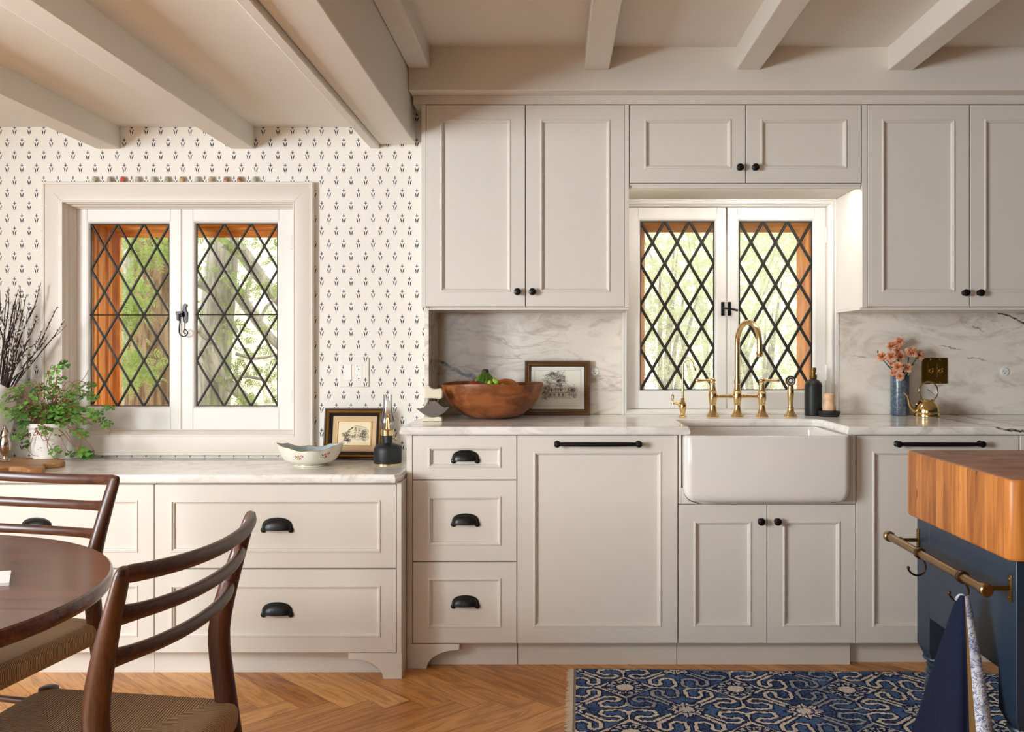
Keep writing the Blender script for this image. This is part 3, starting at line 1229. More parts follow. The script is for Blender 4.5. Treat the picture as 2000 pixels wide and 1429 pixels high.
# ---- panelled appliance fronts
def appliance(x0p, x1p, label, hx0, hx1, toe_y, xr=None):
    xa, xb = px(x0p, YF), px(x1p, YF)
    root = thing('integrated_dishwasher', label, 'dishwasher', ((xa + xb) / 2, 3.7, 0))
    carcass(root, xa - .001, xb + .001, YF + .0205, 4.05, zb - .003, .8795)
    d = front('door', root, xa, xb, zb, zt, YF, .060, .060)
    # plain top rail is deeper than the rest: the panel stops lower
    bar_pull(d, px((hx0 + hx1) / 2, YF), YF, pz(866, YF), (hx1 - hx0) * YF / F)
    mb = MB()
    mb.box(xa, xb + (.002 if xr is None else xr), toe_y, toe_y + .016, 0, zb - .004)
    mb.build('toe_board', PAINT, root)


appliance(1010.5, 1323.5, 'cream panelled dishwasher with a long black bar between drawer stack and sink', 1082, 1253, 3.509)
appliance(1673, 1990, 'cream panelled appliance with a long black bar, partly behind the butcher block', 1745, 1919, 3.536)

# ---- sink cabinet
xa, xb = px(1325.5, YF), px(1671, YF)
root = thing('sink_cabinet', 'cream two-door cabinet carrying the white farmhouse sink', 'cabinet', ((xa + xb) / 2, 3.7, 0))
zd = pz(985, YF)
carcass(root, xa, xb, YF + .0205, 4.05, zb - .003, .627)
for (a, b) in ((xa, .476), (1.1005, xb)):
    mb = MB()
    mb.box(a, b, YF, 4.05, zd + .003, .8795)
    mb.build('side_stile', PAINT, root, bevel=.001)
for s_, xc in ((1, .476), (-1, 1.1005)):
    P = [(xc - s_ * .001, zd + .003), (xc + s_ * .060, zd + .003)] + [(xc + s_ * (.060 - .054 * math.sin(t)), zd + .006 + .056 * (1 - math.cos(t))) for t in [PI / 2 * i / 8 for i in range(9)]] + [(xc - s_ * .001, zd + .062)]
    mb = MB()
    mb.prism(P if s_ > 0 else P[::-1], 'y', YF + .001, YF + .02)
    mb.build('corner_fillet', PAINT, root)
xm = px(1498.5, YF)
d = front('door', root, xa, xm - .0015, zb, zd, YF, .057, .062)
knob(d, px(1485, YF), YF, pz(1017, YF))
d = front('door', root, xm + .0015, xb, zb, zd, YF, .057, .062)
knob(d, px(1517, YF), YF, pz(1017, YF))
mb = MB()
mb.box(xa, px(1660, 3.509), 3.509, 3.525, 0, zb - .004)
mb.build('toe_board', PAINT, root)

# ---- the next cabinet, cut by the frame
xa, xb = px(1992.5, YF), px(2300, YF)
root = thing('base_cabinet', 'cream base cabinet next to the panelled appliance, mostly hidden by the butcher block', 'cabinet', ((xa + xb) / 2, 3.7, 0))
carcass(root, xa, xb, YF + .0205, 4.05, zb - .003, .8795)
front('door', root, xa, xb, zb, zt, YF, .058)
mb = MB()
mb.box(xa, xb, 3.536, 3.552, 0, zb - .004)
mb.build('toe_board', PAINT, root)

# ---- wall cabinets
zt, zb = pz(205, YU), pz(598, YU)


def wall_cab(name, label, sx0, sx1, doors, y_bot, knobs, ky, body_x0=None, yback=YW2 - .002):
    z0 = pz(y_bot, YU)
    xa, xb = px(sx0, YU), px(sx1, YU)
    root = thing(name, label, 'cabinet', ((xa + xb) / 2, 3.95, z0 - .004))
    carcass(root, xa, xb, YU + .0205, yback, z0 - .002, 2.1965)
    mb = MB()
    a, b = px(doors[0][0], YU), px(doors[-1][1], YU)
    for (p, q) in ((xa, a - .0015), (b + .0015, xb)):
        if q - p > .003:
            mb = MB()
            mb.box(p, q, YU, YU + .024, z0 - .004, zt + .002)
            mb.build('stile', PAINT, root, bevel=.0008)
    for (p, q), kx in zip(doors, knobs):
        d = front('door', root, px(p, YU), px(q, YU), z0, zt, YU, .0575, .0575)
        if kx:
            knob(d, px(kx, YU), YU, pz(ky, YU), .0150)
    return root, xa, xb, z0


root, xa, xb, z0 = wall_cab('wall_cabinet', 'tall two-door cream wall cabinet above the wooden bowl', 823, 1228.5, [(832.5, 1025.5), (1027.5, 1219.5)], 598, (1011, 1040), 570, yback=YW2 - .002)
mb = MB()
mb.box(-.515, xb, YU + .03, 4.10, z0 - .013, z0 - .002)
mb.build('light_rail', PAINT, root, bevel=.001)
root, xa, xb, z0 = wall_cab('wall_cabinet', 'short two-door cream cabinet bridging over the sink window', 1229.5, 1683.5, [(1231, 1456), (1458, 1682)], 357, (1444, 1474), 328)
mb = MB()
mb.box(xa + .002, xb - .002, YU + .004, 4.097, z0 - .010, z0 - .0025)
mb.box(xa + .002, xb - .002, YU + .012, YU + .03, z0 - .020, z0 - .010)
mb.build('light_rail', PAINT, root, bevel=.001)
# slim light strip tucked behind the lip, shining on the taps and the window
mb = MB()
mb.box(xa + .03, xb - .03, YU + .034, YU + .052, z0 - .0125, z0 - .0095)
st_ = mb.build('light_strip', WHITE_PLASTIC, root)
area_light('sink_strip_light', ((xa + xb) / 2, YU + .043, z0 - .0135), (math.radians(22), 0, 0), xb - xa - .08, .016, STRIP_W, (1.0, .95, .88))
root, xa, xb, z0 = wall_cab('wall_cabinet', 'tall two-door cream wall cabinet above the vase of carnations', 1684, 2100, [(1695, 1893), (1895, 2090)], 598, (1883, 1912), 572)
mb = MB()
mb.box(xa, xb, YU + .03, 4.10, z0 - .013, z0 - .002)
mb.build('light_rail', PAINT, root, bevel=.001)
mb = MB()
mb.box(px(2102, YU), 2.98, YU, YW2 - .002, z0, 2.1965)
o = mb.build('wall_cabinet', PAINT)
tag(o, 'plain cream wall cabinet next to the pair of doors above the vase', 'cabinet')
mb = MB()
mb.box(px(807, YU), 2.985, YU - .004, YW1 - .003, zt + .003, 2.2318)
S('trim_%d' % beam.n, mb, PAINT, 'plain crown strip along the tops of the wall cabinets', 'trim', bevel=.001)
beam.n += 1

# ---- farmhouse sink
mb = MB()
x0, x1, y0, y1 = .4815, 1.0955, 3.398, 3.87
seq = [(.632, .055, .034), (.6335, .038, .018), (.638, .024, .009), (.646, .012, .004), (.660, .004, .001), (.682, 0, 0), (.870, 0, 0), (.8755, .0015, .0015), (.879, .006, .006),
       (.879, .021, .021), (.8755, .025, .025), (.86, .0265, .0265), (.70, .034, .034), (.675, .042, .042), (.664, .06, .06)]
rings = []
for z, ax, ay in seq:
    rings.append([(a, b, z) for a, b in rrect(x0 + ax, x1 - ax, y0 + ay, y1 - ay, max(.012, .028 - max(ax, ay) * .3), 6)])
mb.loft(rings)
o = mb.build('farmhouse_sink', PORCELAIN, angle=60)
tag(o, 'white fireclay farmhouse sink with rounded apron front', 'sink')

# ================================================================ TAPS AND THINGS AT THE SINK
ZT = .910                        # top of the tall worktop
ZL = .7455                       # top of the low worktop


def on_top(y, z=ZT):
    """depth of a point on a horizontal surface of height z seen at picture row y"""
    return F * (CAM_Z - z) / (y - VY)


BELL = [(.0275, 0), (.0285, .002), (.0275, .005), (.0225, .011), (.0175, .022), (.0145, .036), (.0130, .050), (.0145, .052), (.0150, .054), (.0140, .056), (.0165, .066), (.0185, .080), (.0190, .092),
        (.0175, .101), (.0185, .103), (.0185, .106), (.0165, .108), (.0145, .116), (.0125, .128), (.0115, .138), (.0130, .140), (.0130, .143), (.0100, .146)]

Yt = 3.955
tx = [px(v, Yt) for v in (1392, 1440, 1488)]
tap = thing('bridge_tap', 'brushed brass bridge tap with a tall arched spout behind the sink', 'tap', (tx[1], Yt, ZT))
mb = MB()
mb.lathe(BELL[:-1] + [(.0135, .150), (.0128, .160)], (tx[1], Yt, ZT), 32)
sp = [(tx[1], Yt, ZT + .15), (tx[1], Yt, ZT + .22), (tx[1], Yt, ZT + .31)]
R_ = .086
dxy = Vector((.060, -.160, 0))
dn = dxy / 2
for i in range(1, 17):
    t = PI * i / 16
    sp.append((tx[1] + dn.x * (1 - math.cos(t)), Yt + dn.y * (1 - math.cos(t)), ZT + .318 + R_ * math.sin(t)))
ex, ey = tx[1] + dxy.x, Yt + dxy.y
sp += [(ex, ey, ZT + .295), (ex, ey, ZT + .278)]
mb.build('column', BRASS, tap)
mb = MB()
pts = sp
mb.tube(pts, .0112, 18)
mb.lathe([(.0112, 0), (.0135, -.001), (.0140, -.004), (.0135, -.010), (.0125, -.012), (.0118, -.020), (.0095, -.021)], (ex, ey, ZT + .279), 24)
mb.build('spout', BRASS, tap)
for i, s_ in ((0, -1), (2, 1)):
    mb = MB()
    mb.lathe(BELL, (tx[i], Yt, ZT), 32)
    mb.build('valve_post', BRASS, tap)
    mb = MB()
    mb.sphere((tx[i], Yt, ZT + .155), (.0125, .0125, .0135), 18, 10)
    hz = ZT + .158
    mb.tube([(tx[i] + s_ * a, Yt - a * .12, hz - a * .03) for a in (.004, .018, .028, .045, .060, .066, .071, .075)], [.0055, .0062, .0048, .0062, .0080, .0086, .0070, .0025], 14)
    mb.build('lever', BRASS, tap)
    mb = MB()
    a, b = tx[i], tx[1]
    xs = [a + (b - a) * t for t in (0.12, .2, .3, .62, .72, .8, .9)]
    mb.tube([(x, Yt, ZT + .088) for x in xs], [.0065, .0082, .0070, .0078, .0098, .0078, .0075], 14)
    mb.build('bridge_arm', BRASS, tap)

Yt2 = on_top(814)
fx = px(1333.5, Yt2)
ft = thing('filter_tap', 'small polished brass filter tap with a thin hooked spout', 'tap', (fx, Yt2, ZT))
mb = MB()
mb.lathe([(.0165, 0), (.0170, .003), (.0150, .006), (.0100, .008), (.0110, .012), (.0105, .018), (.0130, .026), (.0155, .040), (.0160, .050), (.0130, .060), (.0085, .068), (.0080, .078), (.0060, .082)], (fx, Yt2, ZT), 28)
mb.tube(spline([(fx - .002, Yt2, ZT + .045), (fx - .018, Yt2, ZT + .057), (fx - .036, Yt2, ZT + .059), (fx - .044, Yt2, ZT + .058)], 5), lerp_list([.013, .009, .0055, .0065], 16), 14)
mb.build('body', BRASS_POL, ft)
mb = MB()
mb.tube([(fx - .043, Yt2, ZT + .055), (fx - .044, Yt2, ZT + .066), (fx - .044, Yt2, ZT + .078), (fx - .043, Yt2, ZT + .090), (fx - .043, Yt2, ZT + .097)], [.0065, .0042, .0055, .0068, .003], 12)
mb.build('lever', BRASS_POL, ft)
mb = MB()
h_ = .212
pts = [(fx, Yt2, ZT + z) for z in (.078, .12, .17, h_)]
for i in range(1, 13):
    t = PI * .93 * i / 12
    pts.append((fx + .0215 * (1 - math.cos(t)), Yt2 - .012 * (1 - math.cos(t)), ZT + h_ + .034 * math.sin(t)))
lp = Vector(pts[-1])
pts.append(tuple(lp + Vector((.003, 0, -.012))))
mb.tube(pts, .0042, 12)
mb.tube([tuple(lp + Vector((.003, 0, -.008))), tuple(lp + Vector((.004, 0, -.020)))], [.0055, .006], 12)
mb.build('spout', BRASS_POL, ft)

Y3 = Yt
sx = px(1544, Y3)
sr = thing('side_sprayer', 'brass side sprayer standing upright next to the soap bottle', 'tap', (sx, Y3, ZT))
mb = MB()
mb.lathe([(.0265, 0), (.0275, .002), (.0260, .005), (.0185, .016), (.0145, .028), (.0140, .034), (.0155, .036), (.0155, .040), (.0135, .041)], (sx, Y3, ZT), 28)
mb.build('base', BRASS, sr)
mb = MB()
mb.lathe([(.0110, .041), (.0105, .060), (.0125, .080), (.0145, .100), (.0140, .116), (.0125, .122), (.0120, .135)], (sx, Y3, ZT), 28)
mb.lathe([(.0120, -.016), (.0150, -.012), (.0175, -.002), (.0215, .008), (.0225, .014), (.0215, .018), (.0165, .0185)], (sx - .004, Y3, ZT + .155), 28, 'y')
w_ = mb.build('wand', BRASS, sr)
mb = MB()
mb.lathe([(.0160, .0170), (.0160, .0195), (.0125, .0200), (.0120, .0192), (.0010, .0192)], (sx - .004, Y3, ZT + .155), 24, 'y')
mb.build('spray_face', BLACK_MATTE, w_)
mb = MB()
mb.lathe([(.0070, .0190), (.0070, .0204), (.0052, .0208), (.0050, .0196), (.0010, .0196)], (sx - .004, Y3, ZT + .155), 20, 'y')
mb.lathe([(.0145, .0190), (.0145, .0203), (.0128, .0203), (.0128, .0190)], (sx - .004, Y3, ZT + .155), 24, 'y', cap0=False, cap1=False)
mb.build('spray_ring', WHITE_PLASTIC, w_)

Yb = on_top(811)
bx = px(1588.5, Yb)
bt = thing('soap_dispenser', 'matte black soap bottle with a brass pump on the worktop', 'soap bottle', (bx, Yb, ZT))
mb = MB()
mb.lathe([(.034, 0), (.0372, .002), (.0378, .006), (.0378, .125), (.0365, .137), (.031, .148), (.022, .155), (.0155, .158), (.0135, .160), (.0135, .166)], (bx, Yb, ZT), 40)
mb.build('bottle', BLACK_MATTE, bt)
mb = MB()
mb.lathe([(.0150, .162), (.0155, .164), (.0155, .176), (.0140, .178), (.0090, .179), (.0090, .187), (.0120, .188), (.0125, .206), (.0115, .209), (.001, .210)], (bx, Yb, ZT), 28)
mb.tube([(bx, Yb, ZT + .199), (bx - .002, Yb - .02, ZT + .199), (bx - .004, Yb - .034, ZT + .197)], [.0055, .005, .0042], 12)
mb.build('pump', BRASS_DARK, bt)

Yd = on_top(813)
dx_ = px(1619.5, Yd)
mb = MB()
mb.lathe([(.036, 0), (.041, .002), (.0455, .012), (.0470, .022), (.0455, .024), (.0435, .022), (.039, .010), (.030, .008)], (dx_, Yd, ZT), 36)
tag(mb.build('brush_dish', BLACK_MATTE), 'small black dish under the beech brush', 'dish')
br = thing('dish_brush', 'beech dish brush with a waisted grip standing in the black dish', 'brush', (dx_, Yd, ZT + .009))
mb = MB()
mb.lathe([(.0265, .018), (.0275, .021), (.0270, .034), (.0225, .045), (.0195, .054), (.0205, .063), (.0235, .072), (.0240, .080), (.0215, .087), (.0140, .091), (.001, .092)], (dx_, Yd, ZT + .009), 32)
mb.build('grip', W_BEECH, br)
mb = MB()
rng = random.Random(5)
for rr, n in ((.024, 26), (.018, 18), (.010, 10)):
    for i in range(n):
        t = 2 * PI * i / n
        x0, y0 = dx_ + rr * math.cos(t), Yd + rr * math.sin(t)
        mb.tube([(x0, y0, ZT + .028), (x0 + rng.uniform(-.002, .002), y0 + rng.uniform(-.002, .002), ZT + .0095)], [.0017, .0022], 5)
tag(mb.build('bristles', plain('bristle', srgb(120, 84, 52), .8), br), None)

# ================================================================ VASE WITH CARNATIONS, KETTLE, PLATES ON THE MARBLE
Yv = 4.05
vx = px(1757.5, Yv)
mb = MB()
mb.lathe([(.034, 0), (.0385, .002), (.0395, .006), (.0395, .172), (.0390, .175), (.0370, .176), (.0360, .173), (.0360, .010), (.001, .008)], (vx, Yv, ZT), 40, mod=lambda t, z: 1 + .012 * math.sin(3 * t + z * 30))
tag(mb.build('flower_vase', mat_vase()), 'mottled blue-grey cylinder vase holding peach carnations', 'vase')


def bloom_mesh(seed, r):
    rng = random.Random(seed)
    mb = MB()
    mb.g = []
    layers = ((1.0, -.12, 10), (.95, .12, 10), (.84, .34, 9), (.68, .52, 8), (.48, .66, 7), (.26, .74, 5))
    for li, (rr, zz, n) in enumerate(layers):
        ph = rng.random() * 6
        for i in range(n):
            t0 = ph + 2 * PI * i / n + rng.uniform(-.2, .2)
            wd = 2 * PI / n * rng.uniform(.62, .80)
            R0 = r * rr * rng.uniform(.80, 1.12)
            top = zz + rng.uniform(-.12, .10)
            tw, hue = rng.uniform(0, 6), rng.random()
            NB = 8
            rows = []
            for a in range(4):
                q = a / 3
                row = []
                for b in range(NB + 1):
                    s_ = (b / NB - .5) * 2
                    tt = t0 + s_ * wd * (.35 + .65 * q)
                    fr = math.sin(b * 2.4 + tw) * q * q
                    rad = R0 * (.10 + .90 * q ** 1.25) * (1 - .12 * abs(s_) * q + .10 * fr)
                    z = r * (-.25 + (top + .25) * q ** .75 + .13 * fr - (.16 * q ** 3 if li < 3 else -.05 * q))
                    row.append((rad * math.cos(tt), rad * math.sin(tt), z))
                rows.append(row)
            vs = [p for row in rows for p in row]
            fs = [(a * (NB + 1) + b, a * (NB + 1) + b + 1, (a + 1) * (NB + 1) + b + 1, (a + 1) * (NB + 1) + b) for a in range(3) for b in range(NB)]
            mb.add(vs, fs)
            for f in fs:
                for k in f:
                    mb.g.append(((k // (NB + 1)) / 3, hue, 0))
    mb.cur = 1
    mb.lathe([(r * .10, -r * .85), (r * .24, -r * .75), (r * .27, -r * .35), (r * .34, -r * .02), (r * .1, r * .05)], (0, 0, 0), 12)
    return mb


def mat_petal():
    m = Mat('peach_petal', .6, 0, spec=.2)
    a_ = m.node('ShaderNodeAttribute')
    a_.attribute_name = 'grain'
    s_ = m.node('ShaderNodeSeparateXYZ')
    m.link(a_.outputs['Vector'], s_.inputs[0])
    q, hue = X(m.nt, s_.outputs[0]), X(m.nt, s_.outputs[1])
    base = m.mix(hue, srgb(246, 150, 98), srgb(252, 184, 136))
    tip = m.mix(hue, srgb(253, 204, 160), srgb(255, 230, 202))
    m.color(m.mix((q + (hue - .5) * .25).step(.35, 1.05), base, tip))
    tl = m.node('ShaderNodeBsdfTranslucent')
    tl.inputs[0].default_value = (*srgb(250, 190, 150), 1)
    mx = m.node('ShaderNodeMixShader')
    mx.inputs[0].default_value = .3
    out = [n for n in m.nt.nodes if n.type == 'OUTPUT_MATERIAL'][0]
    m.link(m.b.outputs[0], mx.inputs[1])
    m.link(tl.outputs[0], mx.inputs[2])
    m.link(mx.outputs[0], out.inputs[0])
    return m.mat


PETAL = mat_petal()
STEMG = plain('flower_stem_green', srgb(58, 82, 42), .6, var=.1)
proto_blooms = None
s8 = .2240
flowers = [  # picture x, y of the bloom, how far in front of the vase axis, size, label
    (1741, 675, .00, 1.0, 'peach carnation at the top left of the bunch, second highest'),
    (1757, 667, .01, .95, 'highest peach carnation of the bunch'),
    (1722, 696, .02, 1.0, 'peach carnation farthest out over the soap bottle side'),
    (1741, 695, .045, 1.05, 'wide peach carnation facing out below the two highest blooms'),
    (1759, 696, .02, .95, 'deep peach carnation in the middle of the bunch'),
    (1754, 684, .00, .95, 'peach carnation half hidden just below the highest bloom'),
    (1780, 687, .03, 1.2, 'largest pink-peach carnation of the bunch'),
    (1796, 693, .01, 1.05, 'peach carnation reaching over the brass switch plate'),
    (1754, 716, .055, 1.1, 'pale-edged peach carnation low at the front of the bunch'),
    (1772, 718, .045, .95, 'peach carnation low on the brass plate side of the bunch'),
    (1744, 728, .05, .6, 'small peach carnation bud low by the vase rim'),
    (1758, 734, .060, .85, 'lowest peach carnation drooping over the vase rim'),
    (1741, 710, .04, .55, 'small half-open peach carnation beside the pale-edged one'),
]
for i, (ax, ay, fwd, sc_, lab) in enumerate(flowers):
    Y = Yv - fwd
    p = Vector((px(ax, Y), Y, pz(ay, Y)))
    root = thing('carnation', lab, 'flower', (vx, Yv, ZT + .02), group='peach carnations in the blue vase')
    rimx = vx + max(-.03, min(.03, (p.x - vx) * .55))
    rimy = Yv - min(.028, fwd * .5)
    base = Vector((vx + (vx - p.x) * .25, Yv + .008 * math.sin(i * 2.1), ZT + .022))
    droop = i in (11,)
    mid = Vector((rimx, rimy, ZT + .178))
    d = (p - mid).normalized()
    tilt = Vector((d.x * .9, d.y * 1.1 - .55, .75)).normalized()
    neck = p - tilt * .020 * sc_
    path = spline([base, mid, (mid + neck) / 2 + Vector((0, 0, .004)), neck], 5)
    mb = MB()
    mb.tube(path, .0021, 7)
    # a pair of narrow leaves at a joint
    jt = path[int(len(path) * .62)]
    for s_ in (-1, 1):
        q = [jt + Vector((s_ * .012 * t, -.003 * t, .022 * t - .012 * t * t)) for t in (0, .4, .8, 1.2)]
        mb.tube(q, [(.0030, .0006), (.0034, .0006), (.0024, .0005), (.0004, .0002)], 6)
    mb.build('stem', STEMG, root)
    if proto_blooms is None:
        proto_blooms = []
        for sd in (1, 2, 3):
            proto_blooms.append(bloom_mesh(sd, .024))
        meshes = [None] * 3
    if meshes[i % 3] is None:
        b = proto_blooms[i % 3].build('bloom', [PETAL, STEMG], root, rel=False, angle=60)
        at = b.data.attributes.new('grain', 'FLOAT_VECTOR', 'CORNER')
        gv = np.zeros((len(b.data.loops), 3), np.float32)
        gg = proto_blooms[i % 3].g
        gv[:len(gg)] = np.array(gg, np.float32)
        at.data.foreach_set('vector', gv.ravel())
        meshes[i % 3] = b
    else:
        b = meshes[i % 3].copy()
        COL.objects.link(b)
        b.parent = root
    b.location = p - Vector(root.location)
    b.rotation_mode = 'QUATERNION'
    b.rotation_quaternion = tilt.to_track_quat('Z', 'Y')
    b.scale = (sc_, sc_, sc_)
# a bare bud on a thin stalk
root = thing('carnation_bud', 'thin closed green bud sticking out beyond the carnations', 'flower', (vx, Yv, ZT + .02))
e = Vector((px(1713, Yv), Yv - .01, pz(687, Yv)))
mb = MB()
mb.tube(spline([(vx + .01, Yv, ZT + .022), (vx - .024, Yv - .01, ZT + .177), (e.x * .6 + vx * .4 - .004, Yv - .01, e.z - .03), tuple(e)], 6), .0018, 7)
mb.build('stem', STEMG, root)
mb = MB()
mb.sphere(tuple(e), (.0035, .0035, .007), 10, 8)
mb.build('bud', STEMG, root)
# foliage in the neck of the vase
mb = MB()
rng = random.Random(9)
for i in range(26):
    t = rng.uniform(0, 2 * PI)
    r0, r1 = .018, rng.uniform(.022, .05)
    h1 = rng.uniform(.03, .075)
    q = [Vector((vx + math.cos(t) * (r0 + (r1 - r0) * k), Yv + math.sin(t) * (r0 + (r1 - r0) * k) * .8, ZT + .15 + h1 * k - .01 * k * k)) for k in (0, .35, .7, 1)]
    mb.tube(q, [(.002, .0006), (.0042, .0007), (.0036, .0006), (.0005, .0002)], 6)
tag(mb.build('flower_foliage', plain('dark_carnation_leaf', srgb(44, 62, 34), .6, var=.15)), 'dark green leaves filling the neck of the vase below the blooms', 'leaves', kind='stuff')

Yk = on_top(812) - .03
kx = px(1812, Yk)
kt = thing('watering_can', 'small brass kettle-shaped watering can with a ring handle', 'watering can', (kx, Yk, ZT))
mb = MB()
mb.lathe([(.050, 0), (.0525, .002), (.0525, .013), (.0515, .015), (.0520, .018), (.0505, .034), (.045, .050), (.036, .061), (.032, .066), (.033, .070), (.0345, .071), (.0335, .072), (.030, .066), (.030, .060), (.045, .030), (.048, .006), (.001, .005)], (kx - .004, Yk, ZT), 40)
mb.build('body', BRASS_POL, kt)
mb = MB()
sp = spline([(px(1794, Yk), Yk, ZT + .018), (px(1783, Yk), Yk - .002, ZT + .030), (px(1776, Yk), Yk - .004, ZT + .050), (px(1772.5, Yk), Yk - .006, ZT + .082), (px(1764, Yk), Yk - .008, ZT + .106)], 6)
mb.tube(sp, lerp_list([.0095, .008, .0065, .0052, .0042], len(sp)), 14)
mb.tube([(px(1776, Yk), Yk - .004, ZT + .053), (px(1794, Yk), Yk, ZT + .054)], .0014, 8)
mb.build('spout', BRASS_POL, kt)
mb = MB()
hx, hz = kx + .003, ZT + .107
mb.tube([(hx + .0400 * math.cos(t), Yk, hz + .0430 * math.sin(t)) for t in [math.radians(-52 + 276 * i / 40) for i in range(41)]], [(.0014, .0032)] * 41, 10, up=(0, 1, 0))
mb.build('ring_handle', BRASS_POL, kt)

# brass double toggle plate
yp = 4.102
bp = thing('switch_plate', 'square aged brass double switch plate on the marble', 'switch plate', (px(1824.5, yp), yp, pz(724, yp)))
mb = MB()
mb.box(px(1799.5, yp), px(1850, yp), yp - .005, yp, pz(749, yp), pz(698, yp))
mb.build('plate', BRASS_DARK, bp, bevel=.0025)
for cx in (1817, 1835.5):
    mb = MB()
    mb.box(px(cx - 6.5, yp), px(cx + 6.5, yp), yp - .0068, yp - .004, pz(737, yp), pz(709.5, yp))
    ins = mb.build('insert', BRASS_DARK, bp, bevel=.0008)
    mb = MB()
    X_, Z_ = px(cx, yp), pz(724, yp)
    mb.lathe([(.0100, .006), (.0100, .009), (.0080, .010), (.0060, .0085), (.0058, .0095)], (X_, yp, Z_), 20, 'y')
    mb.tube([(X_, yp - .008, Z_), (X_, yp - .018, Z_ + .006), (X_, yp - .026, Z_ + .009)], [.0034, .0042, .0048], 12)
    mb.build('toggle', plain('toggle_brass', srgb(196, 158, 92), .25, 1.0), ins)
for cx in (1817, 1835.5):
    for cy in (701.5, 746):
        mb = MB()
        mb.lathe([(.0042, .0048), (.0042, .0060), (.0030, .0068), (.001, .0070)], (px(cx, yp), yp, pz(cy, yp)), 14, 'y')
        mb.build('screw', plain('screw_brass', srgb(190, 160, 100), .3, 1.0), bp)


def round_outlet(cx, cy, label, rad):
    X_, Z_ = px(cx, yp), pz(cy, yp)
    root = thing('power_outlet', label, 'outlet', (X_, yp, Z_))
    mb = MB()
    mb.lathe([(rad, 0), (rad, .003), (rad * .94, .0042), (.001, .0044)], (X_, yp, Z_), 28, 'y')
    mb.build('face', WHITE_PLASTIC, root)
    for (a, b, w, h) in ((-.0055, .003, .0017, .0075), (.0055, .003, .0017, .0062)):
        mb = MB()
        mb.box(X_ + a - w / 2, X_ + a + w / 2, yp - .0049, yp - .0030, Z_ + b - h / 2, Z_ + b + h / 2)
        mb.build('slot', HOLE, root)
    mb = MB()
    mb.lathe([(.0022, .0035), (.0022, .0049), (.0005, .0049)], (X_, yp, Z_ - .0065), 14, 'y')
    mb.build('slot', HOLE, root)


round_outlet(1962, 725.5, 'round white outlet set in the marble beyond the brass switch plate', .0185)
round_outlet(1162, 726, 'round white outlet set in the marble beside the framed house drawing', .0165)

# papered double plate
yp2 = YW1
pp = thing('switch_plate', 'double switch and outlet plate papered like the tulip wall around it', 'switch plate', (px(692.5, yp2), yp2, pz(727, yp2)))
mb = MB()
mb.box(px(664, yp2), px(721, yp2), yp2 - .006, yp2 - .0003, pz(755.5, yp2), pz(698, yp2))
mb.build('plate', WALLPAPER, pp, bevel=.002)
mb = MB()
mb.box(px(673, yp2), px(687, yp2), yp2 - .009, yp2 - .004, pz(742, yp2), pz(711, yp2))
mb.build('rocker', WHITE_PLASTIC, pp, bevel=.0012)
mb = MB()
mb.box(px(694.5, yp2), px(708, yp2), yp2 - .0075, yp2 - .004, pz(742, yp2), pz(711, yp2))
f_ = mb.build('outlet_face', WHITE_PLASTIC, pp, bevel=.0012)
for cy in (716, 734):
    X_, Z_ = px(701.2, yp2), pz(cy, yp2)
    for (a, h) in ((-.0065, .0075), (.0065, .0062)):
        mb = MB()
        mb.box(X_ + a - .001, X_ + a + .001, yp2 - .0079, yp2 - .006, Z_ - h / 2 + .002, Z_ + h / 2 + .002)
        mb.build('slot', HOLE, f_)
    mb = MB()
    mb.lathe([(.0026, .006), (.0026, .0079), (.0005, .0079)], (X_, yp2, Z_ - .0105), 12, 'y')
    mb.build('slot', HOLE, f_)

# ================================================================ PICTURES
INK = plain('ink_line', srgb(52, 48, 44), .9)


def stroke(mb, pts, w, y=0.0):
    """ink line as thin ribbons in the x, z plane"""
    for a, b in zip(pts[:-1], pts[1:]):
        dx, dz = b[0] - a[0], b[1] - a[1]
        l = math.hypot(dx, dz)
        if l < 1e-6:
            continue
        nx, nz = -dz / l * w / 2, dx / l * w / 2
        mb.add([(a[0] - nx, y, a[1] - nz), (b[0] - nx, y, b[1] - nz), (b[0] + nx, y, b[1] + nz), (a[0] + nx, y, a[1] + nz)], [(0, 1, 2, 3)])


def scribble(mb, rng, cx, cz, rx, rz, n, w, y, curl=.006):
    for _ in range(n):
        t = rng.uniform(0, 2 * PI)
        q = rng.random() ** .5
        x, z = cx + rx * q * math.cos(t), cz + rz * q * math.sin(t)
        a = rng.uniform(0, 6)
        pts = []
        for k in range(7):
            pts.append((x, z))
            a += rng.uniform(.3, 1.3)
            x += curl * .35 * math.cos(a)
            z += curl * .35 * math.sin(a)
        stroke(mb, pts, w, y)


